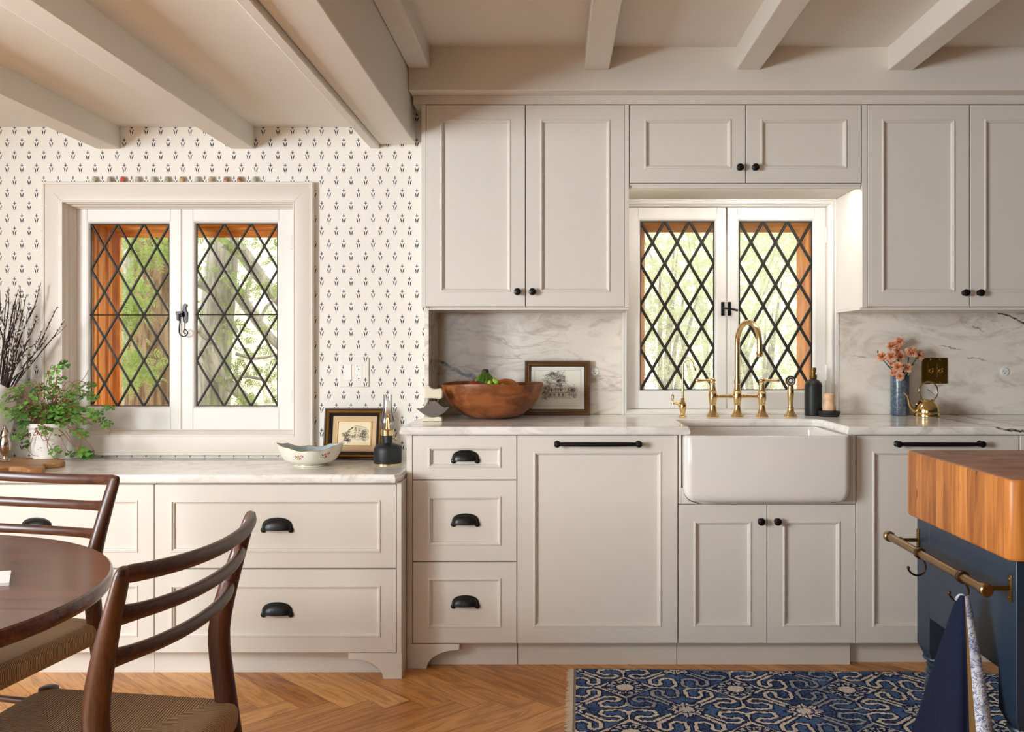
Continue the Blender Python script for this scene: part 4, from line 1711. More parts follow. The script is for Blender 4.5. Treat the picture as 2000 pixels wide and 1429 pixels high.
def drawing_tree_house(mb, W, H, y):
    rng = random.Random(4)
    w = .0007
    scribble(mb, rng, -.015, .030, .050, .042, 190, w, y, .011)
    scribble(mb, rng, .010, .050, .028, .025, 60, w, y, .010)
    scribble(mb, rng, .062, -.015, .022, .026, 90, w, y, .010)
    scribble(mb, rng, -.052, -.020, .016, .030, 60, w, y, .010)
    for k in range(16):
        x = -.04 + .005 * k
        stroke(mb, [(x, -.040), (x + rng.uniform(-.001, .001), -.005 + rng.uniform(0, .012))], w * (1.2 if k % 3 else 2), y)
    for z in (-.040, -.022, -.006, .008):
        stroke(mb, [(-.042, z), (.044, z + .001)], w * 1.3, y)
    stroke(mb, [(-.046, .008), (-.02, .024), (.01, .010), (.030, .030), (.050, .006)], w * 1.6, y)
    for (a, b) in ((-.034, -.036), (-.018, -.036), (.004, -.036), (.022, -.036), (-.03, -.016), (.012, -.016)):
        for q in range(5):
            stroke(mb, [(a + q * .0014, b), (a + q * .0014, b + .011)], w * 1.4, y)
    for k in range(18):
        x = -.075 + k * .0085
        stroke(mb, [(x, -.043 + rng.uniform(-.005, .003)), (x + .012, -.045 + rng.uniform(-.004, .004))], w, y)
    for k in range(12):
        x = -.07 + k * .011
        stroke(mb, [(x, -.052), (x + .004, -.040)], w, y)
    for k in range(26):   # illegible caption under the border
        x = .02 + k * .0024
        stroke(mb, [(x, -.0705), (x + .0014, -.0688)], .0004, y)


def drawing_terrace(mb, W, H, y):
    rng = random.Random(8)
    w = .0005
    A, B, C, D = (-.022, .004), (.004, .0225), (.034, .016), (.034, -.014)
    stroke(mb, [A, B, C], w * 1.6, y)
    stroke(mb, [(-.022, -.008), (.004, -.004), (.034, -.014)], w, y)
    stroke(mb, [A, (-.022, -.008)], w * 1.3, y)
    stroke(mb, [B, (.004, -.004)], w * 1.3, y)
    for k in range(9):
        t = k / 8
        x = .004 + .030 * t
        stroke(mb, [(x, .0225 - .0065 * t), (x, -.004 - .010 * t)], w, y)
    for z in (.016, .010, .003):
        stroke(mb, [(.004, z), (.034, z - .006)], w, y)
        stroke(mb, [(-.022, z - .010), (.004, z)], w, y)
    for k in range(14):
        x, z = rng.uniform(-.02, .033), rng.uniform(-.002, .014)
        for q in range(3):
            stroke(mb, [(x + q * .0007, z), (x + q * .0007, z + .004)], w * 1.3, y)
    scribble(mb, rng, .028, -.004, .012, .014, 60, w, y, .006)
    scribble(mb, rng, -.026, -.006, .010, .008, 46, w, y, .005)
    scribble(mb, rng, -.021, -.020, .010, .004, 30, w, y, .005)
    scribble(mb, rng, .0, -.009, .016, .004, 36, w, y, .004)
    for k in range(12):
        x = -.034 + k * .006
        stroke(mb, [(x, -.017 - .002 * math.sin(k)), (x + .008, -.0185 + rng.uniform(-.002, .002))], w, y)
    stroke(mb, [(.012, -.012), (.035, -.021)], w * 1.4, y)


def framed(root, W, H, prof, mat_frame, inner, draw, label_draw, fillet=None):
    """root-local: x across, y depth (front = -y), z up from the bottom edge"""
    x0, x1 = -W / 2, W / 2
    mb = MB()
    moulding(mb, x0, x1, 0, H, prof['outer'])
    mb.build('frame', mat_frame[0], root, rel=False, angle=30)
    if 'gilt' in prof:
        mb = MB()
        moulding(mb, x0, x1, 0, H, prof['gilt'])
        mb.build('gilt_moulding', mat_frame[1], root, rel=False)
    if 'slip' in prof:
        mb = MB()
        moulding(mb, x0, x1, 0, H, prof['slip'])
        mb.build('inner_moulding', mat_frame[2], root, rel=False)
    a, y = inner['mat'], inner['y']
    mb = MB()
    mb.box(x0 + a, x1 - a, y, y + .003, a, H - a)
    mt = mb.build('mount', inner['mount'], root, rel=False)
    b = inner['paper']
    mb = MB()
    if isinstance(b, (int, float)):
        b = (b, b)
    mb.box(x0 + b[0], x1 - b[0], y - .0006, y - .0001, b[1], H - b[1])
    mb.cur = 1
    d = MB()
    draw(d, W, H, 0)
    ks = inner.get('k', 1.0)
    mb.add([(p[0] * ks, y - .0009, p[2] * ks + H / 2 + inner.get('dz', 0)) for p in d.v], d.f)
    dr = mb.build('drawing', [inner['paper_mat'], INK], root, rel=False)
    dr['label'] = label_draw
    if fillet:
        mb = MB()
        moulding(mb, x0 + fillet[0], x1 - fillet[0], fillet[1], H - fillet[1], [(0, y), (0, y - .003), (.0025, y - .003), (.005, y - .0005), (.005, y)])
        mb.build('gilt_fillet', mat_frame[1], root, rel=False)
    mb = MB()
    mb.box(x0 + .006, x1 - .006, .006, .010, .006, H - .006)
    mb.build('backing', plain('backing_board', srgb(120, 96, 70), .9), root, rel=False)


FR_BROWN = wood('brown_frame_wood', srgb(58, 34, 18), srgb(104, 70, 36), 'x', .35, 1.5)
FR_DARK = wood('dark_frame_wood', srgb(44, 22, 14), srgb(76, 40, 24), 'x', .3, 1.5)
FR_GOLD = plain('gilt', srgb(170, 128, 66), .4, .8, var=.2)
FR_BLACK = plain('ebonised_frame', srgb(28, 20, 18), .35, var=.2)
PAPER_I = plain('ivory_paper', srgb(240, 236, 224), .8, var=.02)
MOUNT_T = plain('tan_mount', srgb(206, 176, 138), .8, var=.03)
PAPER_C = plain('cream_paper', srgb(238, 220, 186), .8, var=.02)

Yp = 4.062
fr = thing('framed_drawing', 'brown framed ink drawing of a house under a tree, leaning on marble', 'picture', (px(1089, Yp), Yp, ZT), (math.radians(-6), 0, 0))
W_, H_ = .289, .240
framed(fr, W_, H_, {'outer': [(0, .012), (0, -.010), (.002, -.013), (.010, -.012), (.013, -.009)], 'gilt': [(.013, -.009), (.0175, -.0105), (.021, -.007), (.023, -.004)], 'slip': [(.023, -.004), (.0255, -.004), (.0265, .002), (.0265, .006)]},
       (FR_BROWN, plain('bronze_gilt', srgb(122, 86, 40), .42, .6, var=.15), FR_BLACK), {'mat': .025, 'y': .001, 'mount': PAPER_I, 'paper': (.043, .042), 'paper_mat': plain('print_paper', srgb(240, 235, 220), .8), 'dz': .0},
       drawing_tree_house, 'ink sketch of a porch house behind a large tree')
# thin ruled border round the print
mb = MB()
stroke(mb, [(-.1025, .041), (.1025, .041), (.1025, .199), (-.1025, .199), (-.1025, .041)], .0006, .0003)
mb.build('ruled_border', INK, fr, rel=False)

Yp = 3.80
fl = thing('framed_drawing', 'gilt and brown framed drawing of a terrace, leaning on papered wall', 'picture', (px(689.5, Yp), Yp, ZL), (math.radians(-9), 0, math.radians(-4)))
W_, H_ = .250, .212
framed(fl, W_, H_, {'outer': [(0, .016), (0, -.014), (.002, -.018), (.006, -.018), (.009, -.012)], 'gilt': [(.009, -.012), (.012, -.015), (.017, -.012), (.020, -.007)], 'slip': [(.020, -.007), (.023, -.009), (.029, -.004), (.033, .002), (.033, .006)]},
       (FR_DARK, FR_GOLD, FR_BLACK), {'mat': .031, 'y': .003, 'mount': MOUNT_T, 'paper': (.055, .056), 'paper_mat': PAPER_C, 'dz': .002, 'k': 1.45},
       drawing_terrace, 'small ink sketch of a terrace of houses', fillet=(.052, .053))

# ================================================================ BOWL OF FRUIT
Yb = 3.885
bx = px(962, Yb)
BOWL_R = .213
mb = MB()
prof = [(.050, 0), (.066, .0012), (.094, .006), (.132, .021), (.168, .049), (.191, .083), (.206, .118), (.2115, .141), (.2105, .146), (.206, .147), (.2025, .143), (.186, .095), (.158, .056), (.10, .026), (.05, .014), (.002, .012)]
mb.lathe(prof, (bx, Yb, ZT), 64, mod=lambda t, z: 1 + .012 * math.sin(2 * t + .6) + .005 * math.sin(5 * t))
mb.v = [(x, y, z + (.004 * math.sin(3 * math.atan2(y - Yb, x - bx) + .5) if z > ZT + .1 else 0)) for x, y, z in mb.v]
bowl = mb.build('wooden_bowl', mat_bowl())
tag(bowl, 'large old turned wooden bowl holding fruit on the marble worktop', 'bowl')

GREENB = plain('unripe_banana', srgb(72, 112, 30), .4, var=.18)
GREENB2 = plain('paler_banana', srgb(110, 142, 48), .4, var=.15)
TIPB = plain('banana_stalk', srgb(58, 62, 28), .7, var=.2)
Yf = 3.90
bn = thing('banana_bunch', 'bunch of green bananas, crown up, in the wooden bowl', 'bananas', (px(948, Yf), Yf, ZT + .05))
crown = Vector((px(948, Yf), Yf, pz(727, Yf)))
for i, a in enumerate((-1.0, -.55, -.12, .30, .72, 1.05)):
    mb = MB()
    end = Vector((crown.x + .082 * math.sin(a), Yf - .055 * math.cos(a) - .01, ZT + .055))
    mid = Vector((crown.x + .055 * math.sin(a), Yf - .052 * math.cos(a) - .008, ZT + .115))
    st_ = crown + Vector((.010 * math.sin(a), -.008 * math.cos(a), -.004))
    path = spline([crown + Vector((.006 * math.sin(a), -.004, .006)), st_, (st_ + mid) / 2 + Vector((.004 * math.sin(a), -.010, .004)), mid, end], 5)
    rr = lerp_list([.006, .0065, .0105, .0150, .0135, .005], len(path))
    mb.tube(path, rr, 7)
    b_ = mb.build('banana', GREENB if abs(a) < .9 else GREENB2, bn, angle=50)
mb = MB()
mb.tube([tuple(crown + Vector((0, -.002, -.004))), tuple(crown + Vector((0, -.002, .010))), tuple(crown + Vector((0, -.002, .014)))], [.016, .014, .009], 12)
mb.build('stalk', TIPB, bn)

GRAPE = plain('green_grape', srgb(150, 178, 62), .25, var=.12)
Yg = 3.80
gr = MB()
rng = random.Random(2)
gp = [(949, 749), (957, 747), (964, 750), (953, 756), (962, 758), (971, 754), (966, 742.5), (970, 745), (973, 756), (981, 753), (945, 757), (978, 760), (988, 758), (984, 760), (958, 752)]
for i, (a, b) in enumerate(gp):
    Y = Yg - .012 * math.sin(i * 2.1)
    gr.sphere((px(a, Y), Y, pz(b, Y) - .003), (.0115, .0115, .0135), 14, 9)
gr.tube(spline([(px(968, Yg), Yg, pz(748, Yg)), (px(962, Yg), Yg + .01, pz(754, Yg)), (px(958, Yg), Yg + .01, pz(760, Yg))], 4), .002, 6)
tag(gr.build('grape_bunch', GRAPE), 'bunch of pale green grapes in front of the bananas', 'grapes')
Ya = 3.78
mb = MB()
ax_, az_ = px(929, Ya), pz(758, Ya)
mb.lathe([(.004, -.030), (.014, -.034), (.026, -.026), (.036, -.004), (.037, .010), (.030, .024), (.016, .030), (.006, .026), (.001, .020)], (ax_, Ya, az_), 26)
mb.tube([(ax_, Ya, az_ + .020), (ax_ + .003, Ya, az_ + .034)], .0013, 6)
tag(mb.build('apple', plain('red_apple', srgb(140, 36, 28), .3, var=.25)), 'dark red apple at the rim of the wooden bowl', 'apple')
mb = MB()
Yo = 3.86
pts = spline([(px(965, Yo), Yo - .01, pz(752, Yo)), (px(975, Yo), Yo - .004, pz(751.5, Yo)), (px(990, Yo), Yo, pz(752, Yo)), (px(1003, Yo), Yo + .004, pz(756, Yo)), (px(1009, Yo), Yo + .006, pz(761, Yo))], 5)
mb.tube(pts, lerp_list([.006, .020, .027, .029, .024, .008], len(pts)), 20)
tag(mb.build('papaya', plain('orange_papaya', srgb(196, 112, 50), .4, var=.12)), 'long orange papaya lying across the wooden bowl', 'papaya')
mb = MB()
mb.sphere((px(917, 3.86), 3.86, ZT + .060), (.043, .043, .040), 22, 14)
tag(mb.build('apple', plain('dark_apple', srgb(120, 40, 30), .3, var=.25)), 'dark apple mostly hidden inside the wooden bowl behind the red one', 'apple')

# ================================================================ ULU KNIFE ON ITS STAND
BONE = plain('bone', srgb(232, 220, 196), .5, var=.05, bump=.15, bscale=60)
BLADE = plain('pitted_steel', srgb(112, 104, 95), .45, .6, var=.2, bump=.35, bscale=240)
Yu = 3.715
ul = thing('ulu_knife', 'curved steel ulu knife with a carved bone handle at the worktop end', 'knife', (px(846, Yu), Yu, ZT + .019))
kz = 1 / 6.667
def UX(a): return px(790 + a * kz, Yu)
def UZ(b): return pz(700 + b * kz, Yu)
mb = MB()
bl = [(150, 645), (200, 650), (245, 640), (275, 605), (295, 565), (318, 555), (410, 555), (440, 575), (470, 612), (515, 635), (585, 628)]
for i in range(1, 12):
    t = i / 12
    bl.append((585 + (150 - 585) * t, 632 + 128 * math.sin(PI * t) ** .8))
mb.prism([(UX(a), UZ(b)) for a, b in bl][::-1], 'y', Yu - .0012, Yu + .0012)
mb.build('blade', BLADE, ul)
mb = MB()
hd = [(258, 380), (275, 350), (300, 340), (322, 348), (345, 375), (385, 395), (430, 392), (470, 385), (497, 400), (503, 430), (498, 500), (485, 525), (440, 525), (400, 518), (340, 515), (300, 522), (262, 520), (255, 470)]
mb.prism([(UX(a), UZ(b)) for a, b in hd], 'y', Yu - .013, Yu + .013)
mb.build('handle', BONE, ul, bevel=.006, seg=4)
for (a, b) in (((302, 520), (308, 585)), ((436, 520), (436, 575))):
    mb = MB()
    mb.tube(spline([(UX(a[0]), Yu - .002, UZ(a[1])), (UX((a[0] + b[0]) / 2) + .001, Yu - .003, UZ((a[1] + b[1]) / 2)), (UX(b[0]), Yu - .003, UZ(b[1]))], 4), .0016, 8)
    mb.sphere((UX(b[0]), Yu - .003, UZ(b[1])), .0026, 10, 6)
    mb.build('rivet_tang', BLADE, ul)
us = MB()
for (y0, y1) in ((Yu - .020, Yu - .0028), (Yu + .0028, Yu + .020)):
    R = []
    for y, k in ((y0, .94), (y0 + .004, 1.0), (y1 - .002, 1.0), (y1, .98)):
        cx, cz = UX(368), ZT + .0005
        pl = [(-.040, .002), (-.041, .0), (.041, .0), (.0405, .010), (.036, .0165), (.026, .0185), (.005, .0155), (-.012, .0165), (-.030, .0190), (-.038, .0150)]
        R.append([(cx + a * k, y, cz + (b - .009) * k + .009) for a, b in pl])
    us.loft(R)
us.box(UX(368) - .03, UX(368) + .03, Yu - .004, Yu + .004, ZT + .0005, ZT + .004)
tag(us.build('knife_stand', BONE, bevel=.001), 'low slotted bone stand under the ulu knife', 'stand')

# ================================================================ ON THE LOW WORKTOP
Yl = 3.655
lx = px(757, Yl)
lamp = thing('table_lamp', 'black and brass oil-style lamp with a clear glass chimney, lit', 'lamp', (lx, Yl, ZL))
mb = MB()
mb.lathe([(.0540, .005), (.0550, .007), (.0550, .050), (.0535, .062), (.0470, .073), (.0350, .079), (.0230, .081), (.0185, .084), (.0180, .092), (.0195, .113), (.0190, .115)], (lx, Yl, ZL), 44)
mb.build('base', BLACK_MATTE, lamp)
mb = MB()
mb.lathe([(.0540, 0), (.0565, .001), (.0565, .004), (.0540, .0055)], (lx, Yl, ZL), 44)
mb.build('foot_ring', BRASS, lamp)
mb = MB()
mb.lathe([(.0215, .113), (.0270, .1135), (.0270, .134), (.0255, .135), (.0245, .137), (.0150, .136)], (lx, Yl, ZL), 36)
b_ = mb.build('collar', BRASS, lamp)
mb = MB()
mb.tube([(lx + .018, Yl, ZL + .100), (lx + .032, Yl - .004, ZL + .100)], .0022, 8)
mb.lathe([(.0020, -.002), (.0075, -.0015), (.0080, .0005), (.0075, .0025), (.002, .003)], (lx + .034, Yl - .004, ZL + .100), 16, 'x')
mb.build('wick_knob', BRASS, b_)
mb = MB()
mb.lathe([(.0225, .136), (.0270, .145), (.0305, .158), (.0300, .172), (.0250, .190), (.0190, .212), (.0170, .235), (.0168, .258), (.0175, .274), (.0168, .274), (.0160, .258), (.0162, .235), (.0182, .212), (.0242, .190), (.0292, .172), (.0297, .158), (.0262, .145), (.0217, .137)], (lx, Yl, ZL), 36, cap0=False, cap1=False)
mb.build('glass_chimney', GLASS_CH, lamp)
em = bpy.data.materials.new('lit_filament')
em.use_nodes = True
e_ = em.node_tree.nodes['Principled BSDF']
e_.inputs['Base Color'].default_value = (1, .5, .2, 1)
e_.inputs['Emission Color'].default_value = (1.0, .42, .14, 1)
e_.inputs['Emission Strength'].default_value = 5.0
mb = MB()
for s_ in (-1, 1):
    mb.tube(spline([(lx + s_ * .006, Yl, ZL + .138), (lx + s_ * .0035, Yl, ZL + .155), (lx + s_ * .004, Yl - .003, ZL + .170), (lx + s_ * .001, Yl, ZL + .182)], 4), .0016, 6)
mb.build('filament', em, lamp)
mb = MB()
mb.lathe([(.010, .136), (.0150, .146), (.0165, .160), (.0150, .176), (.0085, .194), (.002, .204)], (lx, Yl, ZL), 24, cap0=False)
mb.build('bulb', glass('bulb_glass', (1, .97, .93), 0, .2), lamp)

# scalloped porcelain bowl
Yq = 3.60
qx = px(606, Yq)


def lobes(t, z):
    k = min(1, max(0, z / .08))
    return 1 + k * (.10 * abs(math.cos(2 * (t - .25))) ** .7 - .05 + .035 * math.cos(8 * (t - .25)))


OUT = plain('cream_porcelain', srgb(232, 228, 214), .12, var=.015, coat=.3)
INN = plain('pale_blue_glaze', srgb(178, 194, 200), .12, var=.03, coat=.3)
GOLDRIM = plain('gilt_line', srgb(196, 164, 92), .3, .8, var=.1)


def bowl_pt(r, z, t):
    k = lobes(t, z)
    lift = .012 * (z / .08) ** 2 * math.cos(t * 2 - .3) if z > 0 else 0
    return (qx + r * k * math.cos(t) * 1.0, Yq + r * k * math.sin(t) * .86, ZL + max(0, z + lift - (.006 * abs(math.sin(4 * (t - .25))) * max(0, z / .08) ** 4)))


pb = thing('porcelain_bowl', 'scalloped cream porcelain bowl with painted posies and blue-grey inside', 'bowl', (qx, Yq, ZL))
n = 72
mb = MB()
rings = [[bowl_pt(r, z, 2 * PI * i / n) for i in range(n)] for r, z in [(.060, 0), (.0635, .001), (.0645, .008), (.062, .010), (.084, .015), (.100, .027), (.110, .046), (.116, .064), (.119, .079), (.1175, .080)]]
mb.loft(rings, True, False)
shell = mb.build('outside', OUT, pb, angle=60)
mb = MB()
rings = [[bowl_pt(r, z, 2 * PI * i / n) for i in range(n)] for r, z in [(.1175, .080), (.1155, .078), (.112, .064), (.105, .047), (.094, .030), (.074, .019), (.03, .015), (.002, .014)]]
mb.loft(rings, False, True)
mb.build('inside', INN, pb, angle=60)
mb = MB()
mb.tube([bowl_pt(.1172, .0798, 2 * PI * i / n) for i in range(n + 1)], .0011, 6)
mb.build('gilt_rim', GOLDRIM, shell)
mb = MB()
mb.tube([bowl_pt(.0648, .007, 2 * PI * i / n) for i in range(n + 1)], .0015, 6)
mb.build('gilt_foot', GOLDRIM, shell)
# painted posy: little blots lying on the glaze
pm = [plain('painted_red', srgb(190, 70, 80), .3), plain('painted_yellow', srgb(224, 170, 70), .3), plain('painted_green', srgb(86, 112, 82), .3), plain('painted_violet', srgb(104, 96, 140), .3), plain('painted_pink', srgb(214, 130, 150), .3)]


def posy(name, parent, pt, centre, blots, mats):
    mb = MB()
    for (a, b, r_, ci) in blots:
        mb.cur = ci
        c = pt(centre[0] + a, centre[1] + b)
        u = (pt(centre[0] + a + .001, centre[1] + b) - c).normalized()
        v = (pt(centre[0] + a, centre[1] + b + .001) - c).normalized()
        nn = u.cross(v).normalized()
        k = 10
        vs = [c + nn * .0006] + [c + nn * .0005 + (u * math.cos(2 * PI * i / k) + v * math.sin(2 * PI * i / k) * .75) * r_ * (1 + .25 * math.sin(3 * i + a * 900)) for i in range(k)]
        mb.add(vs, [(0, 1 + i, 1 + (i + 1) % k) for i in range(k)])
    return mb.build(name, mats, parent)


def bowl_front(dx, dz):
    # a point of the outside wall facing the viewer, dx along, dz up
    prof_ = [(.062, .010), (.084, .015), (.100, .027), (.110, .046), (.116, .064), (.119, .079)]
    z = min(.078, max(.012, dz))
    for (r0, z0), (r1, z1) in zip(prof_[:-1], prof_[1:]):
        if z0 <= z <= z1:
            r = r0 + (r1 - r0) * (z - z0) / (z1 - z0)
            break
    t = -PI / 2 + dx / .1
    return Vector(bowl_pt(r, z, t))


rng = random.Random(6)
bl = [(0, 0, .0055, 1), (.006, -.004, .0045, 0), (-.006, .001, .004, 2), (.002, .006, .004, 0), (-.009, .006, .0028, 3), (.010, .007, .003, 2), (.016, .004, .0048, 4), (.018, .008, .0034, 0), (-.012, -.006, .0026, 2), (.004, -.010, .003, 3), (-.015, .002, .002, 2), (.010, -.008, .0024, 2), (.013, .013, .002, 2), (-.004, -.009, .0028, 3)]
posy('painted_posy', shell, bowl_front, (-.020, .046), bl, pm)
posy('painted_posy', shell, bowl_front, (.072, .050), bl, pm)
for s_, t in ((-1, PI), (1, 0)):
    mb = MB()
    c = Vector(bowl_pt(.118, .079, t + .1))
    mb.tube(spline([c, c + Vector((s_ * .010, 0, .004)), c + Vector((s_ * .016, 0, .001)), c + Vector((s_ * .010, 0, -.008))], 5), .0028, 8)
    mb.build('scroll_handle', OUT, shell)

# thimbles on the casing
TH = []
cols = [(205, 196, 178), (190, 178, 160), (205, 110, 90), (200, 186, 168), (206, 198, 182), (186, 176, 158), (204, 172, 128), (208, 200, 186), (200, 184, 156), (186, 158, 132), (196, 140, 116), (196, 194, 180)]
dots = [(80, 70, 62), (40, 36, 34), (178, 34, 30), (48, 40, 40), (120, 108, 92), (110, 116, 96), (60, 34, 28), (150, 140, 124), (140, 60, 50), (120, 44, 36), (110, 34, 30), (120, 124, 110)]
ptx = [184, 214, 239.5, 269, 298.5, 326, 355, 384.5, 412, 441, 468, 497]
thl = ['cream thimble with faint grey flowers, first of the row on the window casing', 'thimble with black figure, second of the row on the casing', 'thimble with bright red marks on the window casing',
       'thimble with dark dots, fourth along the row on the casing', 'ivory thimble with grey sprig, fifth along the row on the casing', 'grey-green mottled thimble, sixth along the row on the casing',
       'yellowish thimble with a dark brown blot on the casing', 'plain whitish thimble, eighth along the row on the casing', 'ochre thimble with red spots, ninth along the row on the casing',
       'brown thimble with red spots, tenth along the row on the casing', 'rosy thimble with dark red spots, eleventh along the casing', 'grey thimble ending the row on the window casing']
zt_ = 1.8995
for i, a in enumerate(ptx):
    Y = 3.8655
    X_ = px(a, Y)
    m = Mat('thimble_glaze', .3, 0, srgb(*cols[i]))
    n1 = m.noise(m.mapped('Object', (1, 1, 1), loc=(i * 3.1, 0, 0)), 150, 2)
    m.color(m.mix(n1.step(.57, .66), srgb(*cols[i]), srgb(*dots[i])))
    mb = MB()
    mb.lathe([(.0112, 0), (.0115, .0012), (.0108, .003), (.0102, .012), (.0092, .019), (.0065, .0235), (.001, .025)], (X_, Y, zt_ + .0002), 20)
    o = tag(mb.build('thimble', m.mat), thl[i], 'thimble', 'thimbles along the window casing')

# ================================================================ PLANTS, BOARDS, SHAKER (left end of the low worktop)
def board(name, poly, z0, z1, label, mat):
    mb = MB()
    P = poly
    area = sum(P[i - 1][0] * P[i][1] - P[i][0] * P[i - 1][1] for i in range(len(P)))
    if area < 0:
        P = P[::-1]
    mb.prism(P, 'z', z0, z1)
    return tag(mb.build(name, mat, bevel=.005, seg=3), label, 'cutting board')


def gp_(x, y, z):
    """ground-plan point of a picture point lying at height z"""
    Y = on_top(y, z)
    return (px(x, Y), Y)


zb1 = ZL + .020
P1 = [gp_(-190, 893, zb1), gp_(88, 893, zb1), gp_(112, 894, zb1), gp_(126, 897, zb1), gp_(128, 900, zb1), gp_(118, 903, zb1), gp_(80, 906, zb1), gp_(40, 907, zb1), gp_(-180, 911, zb1)]
board('cutting_board', P1, ZL + .0003, zb1, 'oak cutting board under the white plant pot', W_BOARD)
zb2 = ZL + .022
P2 = [gp_(-220, 911, zb2), gp_(-60, 903, zb2), gp_(14, 901.5, zb2), gp_(36, 900.5, zb2), gp_(50, 902, zb2), gp_(62, 905, zb2), gp_(76, 903.5, zb2), gp_(88, 905, zb2), gp_(92, 909, zb2), gp_(88, 912, zb2), gp_(70, 913.5, zb2), gp_(58, 914, zb2), gp_(44, 910, zb2), gp_(22, 909.5, zb2), gp_(-10, 913, zb2), gp_(-220, 930, zb2)]
P2 = [(x, y - .012) for x, y in P2]
board('cutting_board', P2, ZL + .0003, zb2, 'forked-handle wooden board lying nearest the edge of the low worktop', wood('cutting_board_walnut', srgb(128, 84, 46), srgb(176, 126, 76), 'x', .5))

# pot of purple-eyed clover
zp = zb1 + .0004
Yq2 = 3.685
ppx = px(95.5, Yq2)
plant = thing('potted_clover', 'leafy four-leaf clover plant in a white flowered pot on the oak board', 'potted plant', (ppx, Yq2, zp))
mb = MB()
k_ = Yq2 / F
mb.lathe([(26.5 * k_, 0), (28 * k_, .0015), (28.5 * k_, .006), (35.5 * k_, .118), (38 * k_, .122), (39 * k_, .128), (39.5 * k_, .138), (38.5 * k_, .141), (36.5 * k_, .139), (35 * k_, .120), (27 * k_, .012), (.001, .010)], (ppx, Yq2, zp), 40)
pot = mb.build('pot', CHINA, plant)


def pot_front(dx, dz):
    r = (28.5 + (35.5 - 28.5) * dz / .118) * k_
    t = -PI / 2 + dx / r
    return Vector((ppx + r * math.cos(t), Yq2 + r * math.sin(t), zp + dz))


bl = []
rng = random.Random(12)
for cx, cz in ((-.030, .065), (.020, .075), (.0, .040), (.045, .05), (-.012, .085)):
    for q in range(7):
        bl.append((cx + rng.gauss(0, .007), cz + rng.gauss(0, .006), rng.uniform(.0012, .0032), rng.choice([0, 2, 2, 3, 4, 4])))
pale = [plain('pot_rose', srgb(214, 160, 166), .3), plain('pot_gold', srgb(226, 196, 140), .3), plain('pot_leaf', srgb(158, 172, 156), .3), plain('pot_lilac', srgb(178, 172, 196), .3), plain('pot_pink', srgb(226, 190, 196), .3)]
posy('painted_flowers', pot, pot_front, (0, 0), bl, pale)
mb = MB()
mb.lathe([(.001, .126), (34 * k_, .124), (35 * k_, .118)], (ppx, Yq2, zp), 24)
mb.build('soil', plain('soil', srgb(52, 40, 30), .95, var=.3), plant)


def mat_clover():
    m = Mat('clover_leaf', .45, 0, spec=.35)
    a = m.node('ShaderNodeAttribute')
    a.attribute_name = 'grain'
    sp_ = m.node('ShaderNodeSeparateXYZ')
    m.link(a.outputs['Vector'], sp_.inputs[0])
    rad, rnd = X(m.nt, sp_.outputs[0]), X(m.nt, sp_.outputs[1])
    g = m.mix(rnd, srgb(44, 98, 30), srgb(116, 166, 62))
    eye = (1.0 - rad.step(.28, .50)) * rnd.step(.1, .75)
    m.color(m.mix(eye * .8, g, srgb(58, 28, 44)))
    return m.mat


leafM, leafG, stemsM, driedM = MB(), [], MB(), MB()
rng = random.Random(21)


def clover(c, nrm, size, rnd):
    nrm = nrm.normalized()
    u = nrm.orthogonal().normalized()
    u = Matrix.Rotation(rng.uniform(0, 6.28), 3, nrm) @ u
    v = nrm.cross(u)
    for q in range(4):
        a = q * PI / 2 + rng.uniform(-.12, .12)
        d, e = u * math.cos(a) + v * math.sin(a), v * math.cos(a) - u * math.sin(a)
        fold = rng.uniform(-.05, .30)
        sh = [(0, 0), (.45, .28), (.80, .46), (1.0, .34), (.93, 0), (1.0, -.34), (.80, -.46), (.45, -.28)]
        vs = [c + (d * (a_ * size)) + e * (b_ * size) + nrm * (size * (fold * abs(b_) * 1.4 - .12 * a_ * a_)) for a_, b_ in sh]
        mid = [c + d * (t * size) + nrm * (-.12 * t * t * size) for t in (.45, .80)]
        vs += mid
        fs = [(0, 1, 8), (1, 2, 9, 8), (2, 3, 4, 9), (0, 8, 7), (8, 9, 6, 7), (9, 4, 5, 6)]
        leafM.add(vs, fs)
        rr = [math.hypot(*p) for p in sh] + [.45, .80]
        for f in fs:
            for i in f:
                leafG.append((rr[i], rnd, 0))


core = Vector((ppx, Yq2, zp + .135))
tips = []
# leaf positions read off the photograph's plant: picture x, y
spots = [(108, 722), (125, 712), (57, 748), (48, 752), (98, 742), (112, 748), (84, 758), (37, 763), (70, 770), (30, 776), (8, 772), (16, 778), (96, 772), (116, 764), (130, 768), (146, 752), (168, 750), (178, 752), (150, 772),
         (160, 774), (172, 768), (142, 786), (60, 782), (44, 790), (28, 796), (10, 800), (80, 792), (100, 790), (118, 792), (134, 798), (152, 800), (168, 798), (182, 808), (196, 806), (206, 796), (218, 796),
         (12, 812), (24, 818), (40, 810), (56, 808), (75, 812), (92, 808), (110, 806), (125, 812), (148, 816), (160, 822), (172, 826), (186, 816), (200, 822), (206, 832), (214, 826), (50, 836), (60, 842), (44, 854), (58, 866), (36, 850),
         (156, 846), (150, 838), (164, 848), (112, 842), (90, 838), (104, 878), (112, 884), (138, 886), (158, 880), (164, 884), (172, 888), (66, 800), (86, 780), (104, 758), (128, 778), (20, 760), (2, 790), (76, 752), (120, 738), (92, 730), (140, 770), (110, 776), (66, 760), (182, 776), (156, 760)]
